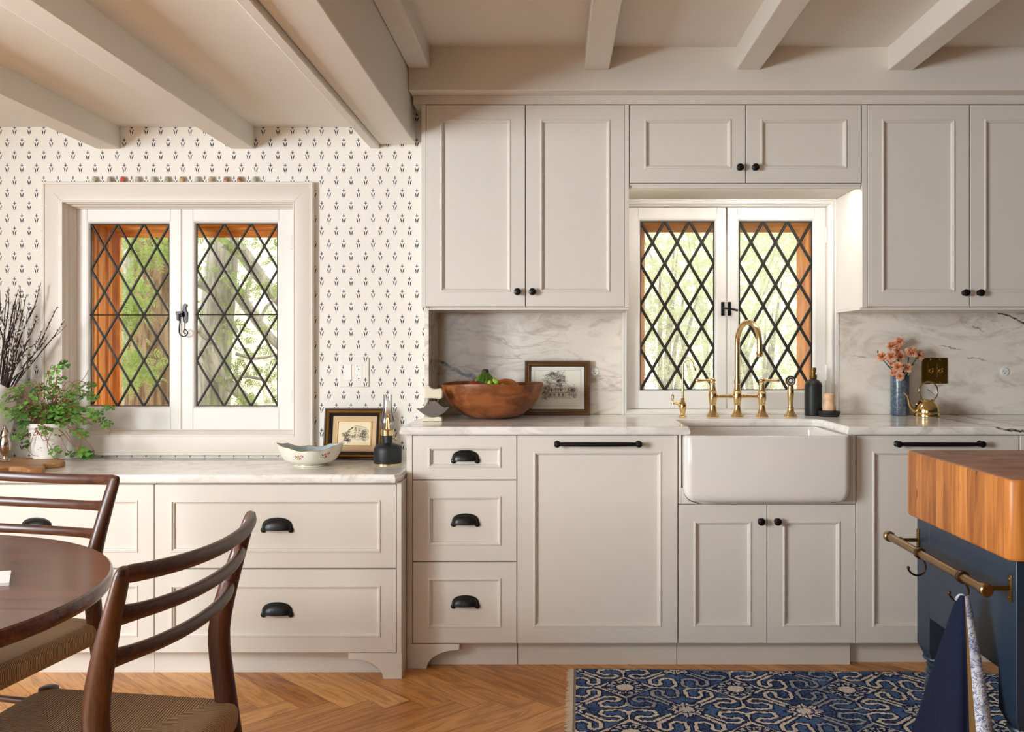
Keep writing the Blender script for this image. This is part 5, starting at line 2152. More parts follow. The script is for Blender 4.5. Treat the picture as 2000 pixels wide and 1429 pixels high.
for i, (a, b) in enumerate(spots):
    Y = Yq2 + rng.uniform(-.09, .05) - (.03 if b > 800 else 0)
    c = Vector((px(a, Y), Y, pz(b, Y)))
    c.z = max(c.z, ZL + .03)
    up = Vector((rng.gauss(0, .35) + (a - 95) * .003, -.55 + rng.gauss(0, .3), .75 + rng.gauss(0, .2)))
    size = rng.uniform(.0175, .027) * (1.0 if 20 < a < 190 else .75)
    clover(c, up, size, rng.random())
    tips.append(c)
    r0 = Vector((ppx + rng.uniform(-.045, .045), Yq2 + rng.uniform(-.045, .03), zp + .128))
    hgt = max(c.z, r0.z) + .012
    mid1 = r0.lerp(c, .35) + Vector((0, 0, .03))
    mid2 = r0.lerp(c, .75)
    mid2.z = max(mid2.z, min(hgt, c.z + .018))
    stemsM.tube(spline([r0, mid1, mid2, c], 4), .0011, 5)
# inner filling leaves
for i in range(110):
    t, rr = rng.uniform(0, 6.28), rng.random() ** .6
    c = Vector((ppx + .135 * rr * math.cos(t) - .01, Yq2 + .085 * rr * math.sin(t), zp + .155 + rng.uniform(-.03, .075) * (1 - rr * .4)))
    if c.z < zp + .14 and rr < .62:
        c.z = zp + .15
    clover(c, Vector((math.cos(t) * .5, -.5 + rng.gauss(0, .3), .8)), rng.uniform(.016, .025), rng.random() * .7)
    stemsM.tube(spline([Vector((ppx + .04 * rr * math.cos(t), Yq2 + .04 * rr * math.sin(t), zp + .127)), (Vector((ppx, Yq2, zp + .15)) + c) / 2, c], 3), .0010, 5)
# trailing bare runners
for pts in ([(128, 826), (150, 845), (166, 858), (180, 874), (184, 884), (178, 890)], [(160, 848), (156, 868), (152, 884), (146, 892)], [(75, 832), (66, 848), (60, 866), (54, 876), (64, 888), (74, 890)], [(88, 830), (80, 850), (86, 860), (96, 856)],
            [(212, 830), (216, 840), (212, 848), (215, 850)], [(140, 768), (156, 748), (168, 732), (172, 722)], [(100, 846), (92, 868), (100, 888), (112, 898), (128, 898)], [(95, 800), (86, 815), (80, 830)]):
    q = []
    for j, (a, b) in enumerate(pts):
        Y = Yq2 - .085 + .004 * j
        z = pz(b, Y)
        q.append(Vector((px(a, Y), Y, max(z, ZL + .022))))
    stemsM.tube(spline(q, 5), .0012, 5)
for i in range(40):
    c = Vector((ppx + rng.gauss(.005, .022), Yq2 - .085 + rng.gauss(0, .010), zp + .115 + rng.gauss(0, .014)))
    d = Vector((rng.gauss(0, 1), rng.gauss(0, .5), rng.gauss(0, 1))).normalized() * rng.uniform(.006, .012)
    e = d.orthogonal().normalized() * .004
    driedM.add([c - e * .3, c + d * .5 + e, c + d, c + d * .5 - e], [(0, 1, 2, 3)])
lo = leafM.build('leaves', mat_clover(), plant, angle=80)
at = lo.data.attributes.new('grain', 'FLOAT_VECTOR', 'CORNER')
at.data.foreach_set('vector', np.array(leafG, np.float32).ravel())
stemsM.build('stems', plain('reddish_stem', srgb(140, 82, 56), .6, var=.2), plant)
driedM.build('dried_leaves', plain('dried_leaf', srgb(150, 96, 52), .8, var=.3), plant)

# white ruffled vase cut by the frame
Yw = 3.76
wx = px(-24, Yw)
mb = MB()
kk = Yw / F
mb.lathe([(.050, 0), (.060, .002), (.062, .008), (.054, .014), (.060, .05), (.080, .10), (.092, .15), (.096, .19), (.104, .24), (.122, .280), (.136, .298), (.134, .301), (.118, .284), (.100, .24), (.09, .19), (.08, .11), (.05, .04), (.001, .03)],
         (wx, Yw, ZL), 72, mod=lambda t, z: 1 + (.055 * math.sin(8 * t + .6) * max(0, (z - .22) / .08) if z > .22 else .0) + (.03 * math.cos(4 * t) if z < .012 else 0))
mb.v = [(x, y, z + (.012 * math.sin(8 * math.atan2(y - Yw, x - wx) + 2.0) + .010 * (x - wx) / .13 if z > ZL + .27 else 0)) for x, y, z in mb.v]
vase = mb.build('white_vase', CHINA, angle=60)
tag(vase, 'white china vase with a ruffled rim holding bare willow branches', 'vase')

BARK_W = plain('willow_bark', srgb(58, 40, 34), .6, var=.2)
CATK = plain('silver_catkin', srgb(206, 196, 186), .9, var=.1, bump=.3, bscale=400)
cat_mesh = None
rng = random.Random(31)
ends = [(125, 626), (112, 598), (80, 552), (64, 602), (40, 558), (36, 566), (0, 566), (14, 575), (52, 575), (62, 640), (84, 640), (76, 676), (92, 660), (30, 590), (22, 612), (48, 618), (72, 625), (60, 660), (-12, 590), (8, 600), (-20, 620), (40, 640), (54, 690), (-30, 580), (28, 650), (16, 560), (-8, 640), (44, 600), (66, 700), (34, 680)]
desc = ['reaching farthest over the window casing', 'second longest over the casing', 'rising to the top of the bunch at the window side']
for i, (a, b) in enumerate(ends):
    Y = Yw + rng.uniform(-.06, .055)
    tip = Vector((px(a, Y), Y, pz(b, Y)))
    base = Vector((wx + rng.uniform(-.03, .03), Yw + rng.uniform(-.03, .03), ZL + .06))
    th = rng.uniform(-.4, .4)
    rim = Vector((wx + .020 + (tip.x - wx) * .26, Yw + (tip.y - Yw) * .4, ZL + .285))
    mid = rim.lerp(tip, .5) + Vector((rng.gauss(0, .012), rng.gauss(0, .01), rng.gauss(0.004, .008)))
    m2 = rim.lerp(tip, .78) + Vector((rng.gauss(0, .006), rng.gauss(0, .006), rng.gauss(0, .006)))
    path = spline([base, rim, mid, m2, tip], 7)
    lab = 'bare pussy willow branch with silver catkins in the white vase'
    if i < 3:
        lab = 'pussy willow branch ' + desc[i]
    br_ = thing('willow_branch', lab, 'branch', tuple(base), group='pussy willow branches in the white vase')
    mb = MB()
    mb.tube(path, lerp_list([.0036, .0032, .0027, .0021, .0010], len(path)), 6)
    # a short side shoot
    if i % 2 == 0:
        j = int(len(path) * rng.uniform(.5, .75))
        d = (path[j + 1] - path[j - 1]).normalized()
        sd = Vector((rng.gauss(0, 1), rng.gauss(0, .5), .3)).normalized()
        q = path[j]
        mb.tube([q, q + d * .03 + sd * .012, q + d * .07 + sd * .016], [.0014, .0011, .0006], 5)
    # bud scales along the stem
    for j in range(10, len(path) - 1, 3):
        d = (path[j + 1] - path[j - 1]).normalized()
        sd = Matrix.Rotation(j * 2.4, 3, d) @ d.orthogonal().normalized()
        q = path[j]
        mb.tube([q, q + sd * .003 + d * .004, q + sd * .003 + d * .011], [.0020, .0022, .0005], 5)
    mb.build('stem', BARK_W, br_)
    ncat = 9
    for j in range(ncat):
        f = .40 + .58 * (j + rng.random() * .7) / ncat
        q = path[min(len(path) - 2, int(f * len(path)))]
        d = (path[min(len(path) - 1, int(f * len(path)) + 1)] - q).normalized()
        sd = Matrix.Rotation(rng.uniform(0, 6.28), 3, d) @ d.orthogonal().normalized()
        if cat_mesh is None:
            cm = MB()
            cm.lathe([(.0006, -.006), (.0022, -.004), (.0032, 0), (.0028, .004), (.0008, .0075)], (0, 0, 0), 10)
            c_ = cm.build('catkin', CATK, br_, rel=False)
            cat_mesh = c_
        else:
            c_ = cat_mesh.copy()
            COL.objects.link(c_)
            c_.parent = br_
        c_.location = q + sd * .0036 + d * .003 - Vector(br_.location)
        c_.rotation_mode = 'QUATERNION'
        c_.rotation_quaternion = (d * .8 + sd * .5).normalized().to_track_quat('Z', 'Y')
        k = rng.uniform(.8, 1.25)
        c_.scale = (k, k, k)

# silver shaker
Ys = 3.565
shx = px(9.5, Ys)
mb = MB()
mb.lathe([(.0200, 0), (.0205, .002), (.0185, .005), (.0090, .009), (.0065, .016), (.0075, .022), (.0140, .032), (.0205, .048), (.0220, .062), (.0205, .076), (.0165, .088), (.0155, .091), (.0170, .094), (.0172, .100), (.0160, .103), (.0145, .110), (.0090, .122), (.0045, .128), (.0040, .132), (.0050, .136), (.0025, .141), (.0004, .142)],
         (shx, Ys, ZL + .0224), 36)
tag(mb.build('pepper_shaker', SILVER), 'footed silver shaker standing on the wooden board beside the potted clover', 'shaker')

# ================================================================ DINING TABLE
TCX, TCY, TR = -1.508, 1.722, .617
tb = thing('dining_table', 'round dark walnut dining table between the two woven chairs', 'table', (TCX, TCY, 0))
mb = MB()
mb.lathe([(TR - .09, .690), (TR - .02, .694), (TR - .004, .699), (TR, .706), (TR, .722), (TR - .002, .727), (TR - .006, .730), (.01, .7301)], (TCX, TCY, 0), 128)
mb.build('tabletop', W_TABLE, tb, angle=30)
mb = MB()
mb.lathe([(.30, 0), (.31, .004), (.30, .022), (.11, .045), (.070, .09), (.060, .30), (.060, .56), (.085, .65), (.20, .688), (.20, .6895)], (TCX, TCY, 0), 48)
mb.build('pedestal', W_CHAIR_Z, tb)
mb = MB()
c0 = gp_(18, 1143, .7305)
P = [c0, (c0[0] - .215, c0[1] + .155), (c0[0] - .40, c0[1] - .10), (c0[0] - .185, c0[1] - .255)]
P = [c0, (c0[0] - .055, c0[1] + .10), (c0[0] - .36, c0[1] + .03), (c0[0] - .33, c0[1] - .14)]
mb.prism(P[::-1] if sum(P[i - 1][0] * P[i][1] - P[i][0] * P[i - 1][1] for i in range(4)) < 0 else P, 'z', .7303, .7365)
tag(mb.build('paper_booklet', plain('white_paper', srgb(236, 234, 232), .6)), 'corner of a white booklet lying on the walnut table', 'booklet')

# ================================================================ CHAIRS
CORD = mat_cord()
# local axes: +y the way the sitter faces, +x across, origin on the floor under the back posts' bend
POST = [(0, .100), (.10, .082), (.22, .060), (.36, .036), (.45, .022), (.53, .008), (.60, 0), (.67, .014), (.74, .032), (.80, .050), (.835, .061), (.853, .066)]


def post_at(s_, z):
    b = float(np.interp(z, [p[0] for p in POST], [p[1] for p in POST]))
    x = float(np.interp(z, [0, .45, .62, .853], [.228, .226, .233, .258]))
    return Vector((s_ * x, -b, z))


def chair(label, loc, rz):
    root = thing('dining_chair', label, 'chair', loc, (0, 0, rz))
    for s_ in (-1, 1):
        mb = MB()
        zz = [0, .06, .14, .24, .34, .42, .48, .54, .60, .66, .72, .78, .815, .842, .849]
        pts = [post_at(s_, z) for z in zz]
        rad = [(.0145, .0135), (.0155, .0145), (.0175, .016), (.020, .0175), (.0225, .019), (.0235, .020), (.0240, .0205), (.0240, .0205), (.0240, .020), (.0215, .0195), (.0185, .0190), (.0150, .0180), (.0130, .0175), (.0120, .0165), (.006, .010)]
        mb.tube(pts, rad, 16, up=(0, 1, 0))
        mb.build('back_leg', W_CHAIR_Z, root, rel=False, subsurf=1)
        mb = MB()
        fx_ = .268
        mb.tube([(s_ * (fx_ - .012), .405, 0), (s_ * fx_, .402, .15), (s_ * (fx_ + .002), .400, .32), (s_ * (fx_ + .002), .400, .43), (s_ * (fx_ + .002), .400, .452), (s_ * (fx_ + .002), .400, .456)], [.0125, .0165, .0200, .0215, .0205, .012], 18)
        mb.build('front_leg', W_CHAIR_Z, root, rel=False)
    for z, bow, h, sag in ((.836, .048, .0150, .010), (.766, .046, .0138, .008), (.692, .045, .0138, .006)):
        a, b = post_at(-1, z), post_at(1, z)
        n = 24
        pts, rad = [], []
        for i in range(n + 1):
            t = i / n
            p = a.lerp(b, t)
            k = 1 - (2 * t - 1) ** 2
            e = abs(2 * t - 1)
            p += Vector((0, -bow * (k ** .8), -sag * k))
            pts.append(p)
            # the ends swell into the posts
            rad.append((.0105 + .003 * e ** 8, h + (.001 if z > .8 else .006) * e ** 10))
        mb = MB()
        mb.tube([(p.x, p.y, p.z) for p in pts], [(r[0], r[1]) for r in rad], 14, up=(0, 1, .05))
        mb.build('back_rail', W_CHAIR_X, root, rel=False, subsurf=1)
    # woven seat, wrapped over its rails
    mb = MB()
    n = 28

    def plan(t, grow):
        # rounded trapezoid: narrow at the back
        q = rrect(-1, 1, -1, 1, .18, 6)
        return q
    loop = rrect(-1, 1, -1, 1, .16, 7)

    def seat_pt(u, v, z):
        yb, yf_ = -.055, .420
        y = yb + (yf_ - yb) * (v + 1) / 2
        w = .238 + (.285 - .238) * (v + 1) / 2
        y += .018 * (1 - u * u) * (v if v > 0 else v * .2)
        return (u * w, y, z)
    rings = []
    for k, z in ((.86, .386), (.955, .388), (.99, .398), (1.0, .415), (.995, .432), (.975, .443), (.93, .4485), (.80, .446), (.60, .440), (.40, .436), (.20, .434), (.02, .433)):
        rings.append([seat_pt(a * k, b * k, z + (.006 * (abs(a * k) ** 2) if k < .99 else .006)) for a, b in loop])
    mb.loft(rings)
    mb.build('woven_seat', CORD, root, rel=False, angle=70)
    for (p, q) in (((-.262, .40, .20), (.262, .40, .20)), ((-.262, .40, .26), (-.227, -.05, .26)), ((.262, .40, .26), (.227, -.05, .26)), ((-.225, -.055, .20), (.225, -.055, .20))):
        mb = MB()
        mb.tube([p, tuple((a + b) / 2 for a, b in zip(p, q)), q], [.008, .011, .008], 12)
        mb.build('stretcher', W_CHAIR_X, root, rel=False)
    return root


chair('walnut chair with woven cord seat seen from behind, tucked at the round table', (-.735, 1.735, 0), math.radians(90 - 4))
chair('walnut chair with woven cord seat facing the viewer beyond the round table', (-1.482, 2.555, 0), math.radians(180 - 14))

# ================================================================ RUG
def build_rug():
    kx_, ky_ = .0046, .0050
    nx, ny = 470, 196
    a = .387
    half = a / 2
    x = (np.arange(nx) + .5) * kx_
    y = -(np.arange(ny) + .5) * ky_
    XX, YY = np.meshgrid(x, y)
    # flower lattice: a big flower at the origin column
    u = (XX - .375) / half
    v = (YY - .004) / half
    iu, iv = np.floor((u + 1) / 2), np.floor((v + 1) / 2)
    lu, lv = u - 2 * iu, v - 2 * iv            # -1..1 around each big flower
    au, av = np.abs(lu), np.abs(lv)
    lines = [[(.22, .16), (.60, .52), (.80, .53), (.89, .42), (.82, .33), (.64, .35), (.52, .25), (.56, .09), (.86, .06), (1.0, .16), (1.02, .48), (.76, .76)]]
    dmin = np.full(au.shape, 9.0)
    for L in lines:
        for P in (L, [(q[1], q[0]) for q in L]):
            for (x0, y0), (x1, y1) in zip(P[:-1], P[1:]):
                dx, dy = x1 - x0, y1 - y0
                t = np.clip(((au - x0) * dx + (av - y0) * dy) / (dx * dx + dy * dy), 0, 1)
                dmin = np.minimum(dmin, np.hypot(au - x0 - t * dx, av - y0 - t * dy))
    rng = np.random.default_rng(5)
    navy = np.array(srgb(30, 40, 74))
    blue = np.array(srgb(84, 114, 162))
    blue2 = np.array(srgb(92, 122, 166))
    cream = np.array(srgb(226, 216, 202))
    grey = np.array(srgb(140, 150, 166))
    # abrash: bands of paler and darker indigo
    ab = .5 + .5 * np.sin(XX * 9 + 2.2 * np.sin(YY * 13 + 1) + 1.7 * np.sin(XX * 31))
    tone = np.clip(.25 + .6 * ab + rng.normal(0, .22, au.shape), 0, 1)[..., None]
    col = navy * (1 - tone) + blue * tone
    sp = rng.random(au.shape)[..., None] > .93
    col = np.where(sp, blue2, col)
    cells = rng.random((64, 64))
    cell = cells[(iu.astype(int) * 2 + (lu > 0) + 10) % 64, (iv.astype(int) * 2 + (lv > 0) + 30) % 64]
    pale = np.where((cell > .36)[..., None], cream, grey * .8 + cream * .2)
    pale = pale * (1 + rng.normal(0, .10, au.shape))[..., None]
    col = np.where((dmin < .062)[..., None], navy * .8, col)
    col = np.where((dmin < .030)[..., None], pale, col)
    # diamonds where the bands meet
    d0 = np.abs(au - 1) + np.abs(av)
    d1 = np.abs(av - 1) + np.abs(au)
    # big flowers
    rr = np.hypot(lu, lv)
    th = np.arctan2(lv, lu)
    pet = .27 + .05 * np.cos(8 * th)
    flow = rr < pet
    veins = (np.abs(np.sin(4 * th)) < .22) & (rr > .10)
    ring = (np.abs(rr - .16) < .018)
    fc = np.where(((iu + iv) % 2 == 0)[..., None], cream, cream * .72 + grey * .28)
    fcol = np.where((veins | ring)[..., None], navy * 1.3, fc * (1 + rng.normal(0, .10, au.shape))[..., None])
    col = np.where(((rr < pet + .05) & ~flow)[..., None], navy, col)
    col = np.where(flow[..., None], fcol, col)
    # small ringed rosettes
    cu, cv = au - 1, av - 1
    r2 = np.hypot(cu, cv)
    t2 = np.arctan2(cv, cu)
    col = np.where((r2 < .36)[..., None], navy * .9, col)
    col = np.where((r2 < .155)[..., None], cream * (1 + rng.normal(0, .1, au.shape))[..., None], col)
    dash = (np.abs(r2 - .30) < .028) & (np.sin(13 * t2 + .5) > -.35)
    spoke = (r2 > .19) & (r2 < .28) & (np.cos(16 * t2) > .55)
    col = np.where((dash | spoke)[..., None], np.array(srgb(196, 194, 194)), col)
    # plain selvage
    edge = (YY > -.012)
    col = np.where(edge[..., None], np.array(srgb(120, 112, 104)) * (.7 + .6 * rng.random(au.shape))[..., None], col)
    edge = (XX < .008)
    col = np.where(edge[..., None], np.array(srgb(150, 140, 126)), col)
    col = np.clip(col, 0, 1)
    V, Fc = [], []
    hz = rng.normal(0, .0006, (ny + 1, nx + 1))
    gx, gy = np.meshgrid(np.arange(nx + 1) * kx_, -np.arange(ny + 1) * ky_)
    jx = gx + rng.normal(0, .0006, gx.shape)
    jy = gy + rng.normal(0, .0006, gx.shape) + .003 * np.sin(gx * 7)
    top = np.stack([jx, jy, .0095 + hz], -1).reshape(-1, 3)
    idx = np.arange((nx + 1) * (ny + 1)).reshape(ny + 1, nx + 1)
    q = np.stack([idx[:-1, :-1], idx[1:, :-1], idx[1:, 1:], idx[:-1, 1:]], -1).reshape(-1, 4)
    per = list(idx[0, :]) + list(idx[1:, -1]) + list(idx[-1, -2::-1]) + list(idx[-2:0:-1, 0])
    nb = len(top)
    bot = [(top[i][0], top[i][1], .0004) for i in per]
    faces = [tuple(int(c) for c in f) for f in q]
    m = len(per)
    sk = [(int(per[(i + 1) % m]), int(per[i]), nb + i, nb + (i + 1) % m) for i in range(m)]
    me = bpy.data.meshes.new('rug')
    me.from_pydata([tuple(p) for p in top] + bot, [], faces + sk + [tuple(range(nb, nb + m))])
    ca = me.color_attributes.new('knots', 'FLOAT_COLOR', 'CORNER')
    lc = np.ones((len(me.loops), 4), np.float32)
    lc[:len(faces) * 4, :3] = np.repeat(col.reshape(-1, 3), 4, axis=0)
    lc[len(faces) * 4:, :3] = navy
    ca.data.foreach_set('color', lc.ravel())
    mt = Mat('knotted_wool', .9, 0, spec=.15)
    n = mt.node('ShaderNodeVertexColor')
    n.layer_name = 'knots'
    nz = mt.noise(mt.coord('Object'), 260, 2)
    mt.color(mt.mix((nz - .35) * .8, n.outputs[0], (.012, .016, .03)))
    mt.bump(nz, .5, .003)
    me.materials.append(mt.mat)
    o = bpy.data.objects.new('rug', me)
    COL.objects.link(o)
    o.location = (.072, 3.437, 0)
    o.rotation_euler = (0, 0, math.radians(-1.6))
    tag(o, 'indigo and cream knotted rug with scrolls and rosettes in front of the sink', 'rug')
    # fringe along the short end
    fm = MB()
    r_ = random.Random(7)
    yy = -.004
    while yy > -ny * ky_ + .004:
        L = r_.uniform(.016, .028)
        bend = r_.gauss(0, .006)
        fm.tube([(.002, yy, .006), (-L * .5, yy + bend * .4, .0055), (-L, yy + bend, .0028)], [.0022, .0028, .0016], 5)
        yy -= r_.uniform(.004, .0058)
    f = fm.build('fringe', plain('cream_wool_fringe', srgb(216, 200, 176), .9, var=.1), o, rel=False)
    f['kind'] = 'stuff'


build_rug()

# ================================================================ BUTCHER BLOCK ISLAND
IZ = .0105
isl = thing('butcher_block_island', 'thick maple butcher block on a navy painted base with turned legs', 'kitchen island', (1.55, 2.26, IZ))
bx0, bx1, by0, by1 = .972, 2.25, 1.965, 2.553
mb = MB()
rings = []
for ins, z in ((.006, .743), (.0015, .745), (0, .750), (0, .913), (.0015, .918), (.006, .920)):
    rings.append([(a, b, z) for a, b in rrect(bx0 + ins, bx1 - ins, by0 + ins, by1 - ins, .022, 8)])
mb.loft(rings)
o = mb.build('butcher_block', [mat_butcher('side'), mat_butcher('top')], isl, angle=50)
for p in o.data.polygons:
    if abs(p.normal.z) > .8:
        p.material_index = 1
fx0, fx1, fy0, fy1 = .995, 2.22, 1.985, 2.530
pw = .082
mb = MB()
mb.box(fx0 + .0006, fx1 - .006, fy0 + .0006, fy1 - .0006, .484, .7425)
mb.build('apron_frame', NAVY, isl, bevel=.002)
for (cx, cy) in ((fx0 + pw / 2, fy1 - pw / 2), (fx0 + pw / 2, fy0 + pw / 2), (fx1 - pw / 2, fy1 - pw / 2), (fx1 - pw / 2, fy0 + pw / 2)):
    mb = MB()
    h = pw / 2
    rings = []
    for k, z in ((.62, .362), (.98, .394), (1, .398), (1, .7424)):
        rings.append([(cx - h * k, cy - h * k, z), (cx + h * k, cy - h * k, z), (cx + h * k, cy + h * k, z), (cx - h * k, cy + h * k, z)])
    mb.loft(rings)
    lg = mb.build('leg', NAVY, isl, bevel=.002)
    mb = MB()
    mb.lathe([(.022, IZ), (.027, IZ + .010), (.026, .035), (.020, .050), (.024, .058), (.020, .066), (.021, .10), (.033, .24), (.035, .29), (.030, .312), (.024, .320), (.030, .325), (.032, .330), (.030, .335), (.024, .339), (.029, .344), (.031, .349), (.028, .354), (.024, .357), (.036, .362), (.040, .366), (.038, .371), (.030, .374)], (cx, cy, 0), 32)
    mb.build('turned_shaft', NAVY, lg)
# towel rail
RX, RZ = .933, .677
ry0, ry1 = 2.548, 2.018
tr = bpy.data.objects.new('towel_rail', None)
COL.objects.link(tr)
tr.parent = isl
tr['label'] = 'aged brass rail along the side of the navy base'
mb = MB()
mb.tube([(RX, ry0 + .030, RZ), (RX, ry1 - .030, RZ)], .0105, 22)
mb.build('bar', ANTIQUE, tr)
for (ye, d) in ((ry0 + .030, 1), (ry1 - .030, -1)):
    mb = MB()
    mb.tube([(RX, ye - d * .018, RZ), (RX, ye - d * .016, RZ), (RX, ye, RZ), (RX, ye + d * .003, RZ)], [.0125, .0145, .0145, .012], 22)
    mb.build('end_cap', ANTIQUE, tr)
for ye in (2.520, 2.010):
    mb = MB()
    mb.box(fx0 - .003, fx0 + .0005, ye - .007, ye + .007, RZ - .030, RZ + .030)
    mb.tube([(fx0, ye, RZ), (RX, ye, RZ)], .0052, 12)
    mb.tube([(RX - .0, ye, RZ - .0), (RX + .016, ye, RZ)], .0085, 14)
    for dz in (-.02, .02):
        mb.sphere((fx0 - .003, ye, RZ + dz), (.0025, .004, .004), 10, 6)
    mb.build('bracket', BRASS_DARK, tr, bevel=.0008)


def rail_hook(y, label, flip):
    mb = MB()
    t = [2 * PI * i / 24 for i in range(25)]
    for dy in (-.004, .004):
        mb.tube([(RX + .0125 * math.cos(a), y + dy, RZ + .0125 * math.sin(a)) for a in t], .0022, 8, cap=False)
    mb.lathe([(.0108, -.008), (.0145, -.007), (.0145, .007), (.0108, .008)], (RX, y, RZ), 24, 'y', cap0=False, cap1=False)
    pts = [(RX + .006, y, RZ - .012), (RX + .012, y, RZ - .024), (RX + .014, y - .0, RZ - .036), (RX + .008, y, RZ - .050), (RX - .006, y, RZ - .056), (RX - .020, y, RZ - .052), (RX - .029, y, RZ - .042), (RX - .030, y, RZ - .036)]
    mb.tube(spline(pts, 5), .0026, 10)
    mb.sphere(pts[-1], .0042, 12, 8)
    return tag(mb.build('rail_hook', plain('bronze_hook', srgb(92, 70, 44), .35, 1.0, var=.15)), label, 'hook')


rail_hook(2.352, 'empty bronze S-hook hanging on the brass rail', 1)
rail_hook(2.108, 'bronze hook on the brass rail carrying the navy apron', 1)

# the hanging apron
HX, HY, HZ = RX - .004, 2.104, RZ - .052
ap = thing('apron', 'navy cloth apron with a printed blue and white band hanging from the rail', 'apron', (HX, HY, .10))
NAVYC = Mat('navy_linen', .85, 0, spec=.15)
wv = NAVYC.noise(NAVYC.mapped('Object', (900, 900, 900)), 1, 1)
NAVYC.color(NAVYC.mix(wv, srgb(18, 22, 42), srgb(29, 35, 60)))
NAVYC.bump(wv, .3, .001)
OCHRE = plain('ochre_lining', srgb(112, 82, 34), .85, var=.2)
PR = Mat('printed_cotton', .8, 0, spec=.15)
n1 = PR.noise(PR.coord('Object'), 46, 4, .6, 2.5)
l1 = 1.0 - abs(n1 - .5).step(.012, .04)
blob = PR.noise(PR.coord('Object'), 24, 2).step(.5, .62)
PR.color(PR.mix((l1 + blob * .45).m('MINIMUM', 1.0), srgb(206, 208, 216), srgb(78, 88, 132)))


def cloth_ring(h, n, a0, a1, out=0.0):
    """horizontal section of the hanging cloth at fraction h (0 top) between angles"""
    z = HZ + .012 - h * .50
    cx = HX + .004 - .014 * h ** .8
    cy = HY + .010 * h
    ax_, ay_ = .010 + .078 * h ** .8, .012 + .160 * h ** .9
    pts = []
    for i in range(n + 1):
        t = a0 + (a1 - a0) * i / n
        fold = 1 + (.05 + .16 * h) * math.sin(5 * t + .8 + 1.5 * h) * min(1, h * 4) + .05 * math.sin(11 * t) * h
        x = cx + (ax_ * fold + out) * math.cos(t)
        y = cy + (ay_ * fold + out) * math.sin(t)
        pts.append((min(x, fx0 - .004 + out * .5), y, z + .012 * math.sin(3 * t) * h))
    return pts


hs = [.0, .03, .07, .12, .18, .25, .32, .40, .48, .56, .64, .72, .80, .88, .95, 1.0]
def sheet(name, mat, a0, a1, n, out):
    mb = MB()
    outer = [cloth_ring(h, n, a0, a1, out) for h in hs]
    inner = [cloth_ring(h, n, a0, a1, out - .003) for h in hs]
    rings = [o_ + i_[::-1] for o_, i_ in zip(outer, inner)]
    mb.loft(rings)
    return mb.build(name, mat, ap, angle=60)


# angles: pi = towards the dishwasher side (-x), -pi/2 = towards the viewer
sheet('navy_cloth', NAVYC.mat, PI * .35, PI * 1.41, 60, 0)
sheet('ochre_lining', OCHRE, PI * 1.405, PI * 1.475, 8, -.001)
sheet('printed_band', PR.mat, PI * 1.47, PI * 1.86, 22, .002)
mb = MB()
mb.tube(spline([(HX + .006, HY - .003, HZ + .004), (HX + .002, HY - .002, HZ + .012), (HX - .006, HY, HZ + .010), (HX - .012, HY + .003, HZ + .000)], 5), (.0035), 8)
mb.build('neck_loop', PR.mat, ap)

# ================================================================ OUTSIDE THE WINDOWS
GRD = Mat('garden_ground', .95, 0, spec=.05)
gn = GRD.noise(GRD.coord('World'), 3, 5)
GRD.color(GRD.mix(gn.step(.35, .65), srgb(150, 140, 112), srgb(128, 142, 92)))
mb = MB()
mb.box(-14, 14, 4.45, 30, -.55, -.45)
tag(mb.build('garden_ground', GRD.mat, origin=(0, 0, 0)), 'pale garden ground seen beyond the leaded windows', 'ground', kind='structure')

BARK_BROWN = mat_bark('brown_bark', srgb(108, 86, 66), srgb(168, 142, 114))
BARK_GREY = mat_bark('grey_bark', srgb(150, 146, 138), srgb(196, 190, 180))
LEAF_C = mat_leaf('cedar_spray', srgb(112, 136, 74), srgb(164, 180, 108), trans=.4)
LEAF_P = mat_leaf('pale_spring_leaf', srgb(112, 136, 76), srgb(160, 178, 112), trans=.4)
LEAF_D = mat_leaf('shrub_leaf', srgb(168, 180, 152), srgb(210, 214, 184), trans=.5)


def foliage(rng, spots, n, size, spread, hang=.5):
    mb = MB()
    for (x, y, z, r) in spots:
        for _ in range(int(n * r)):
            p = Vector((x + rng.gauss(0, spread * r), y + rng.gauss(0, spread * r), z + rng.gauss(0, spread * r * .8)))
            d = Vector((rng.gauss(0, .8), rng.gauss(0, .8), -hang + rng.gauss(0, .5))).normalized()
            e = d.cross(Vector((rng.gauss(0, 1), rng.gauss(0, 1), rng.gauss(0, 1)))).normalized()
            f = d.cross(e)
            L = size * rng.uniform(.6, 1.3)
            # a feathery spray: a rib with narrow side leaflets
            w = L * .035
            mb.add([p - e * w * .5, p + e * w * .5, p + d * L], [(0, 1, 2)])
            for k_ in range(4):
                q = p + d * L * (.12 + .2 * k_)
                l_ = L * (.42 - .07 * k_)
                for s_ in (-1, 1):
                    t_ = (d * .75 + e * s_ * .8 + f * rng.gauss(0, .15)).normalized()
                    u_ = t_.cross(f).normalized() * l_ * .16
                    mb.add([q, q + t_ * l_ * .5 + u_, q + t_ * l_, q + t_ * l_ * .5 - u_], [(0, 1, 2, 3)])
    return mb


def opt(x, y, Y):
    return (px(x, Y), Y, pz(y, Y))


rng = random.Random(44)
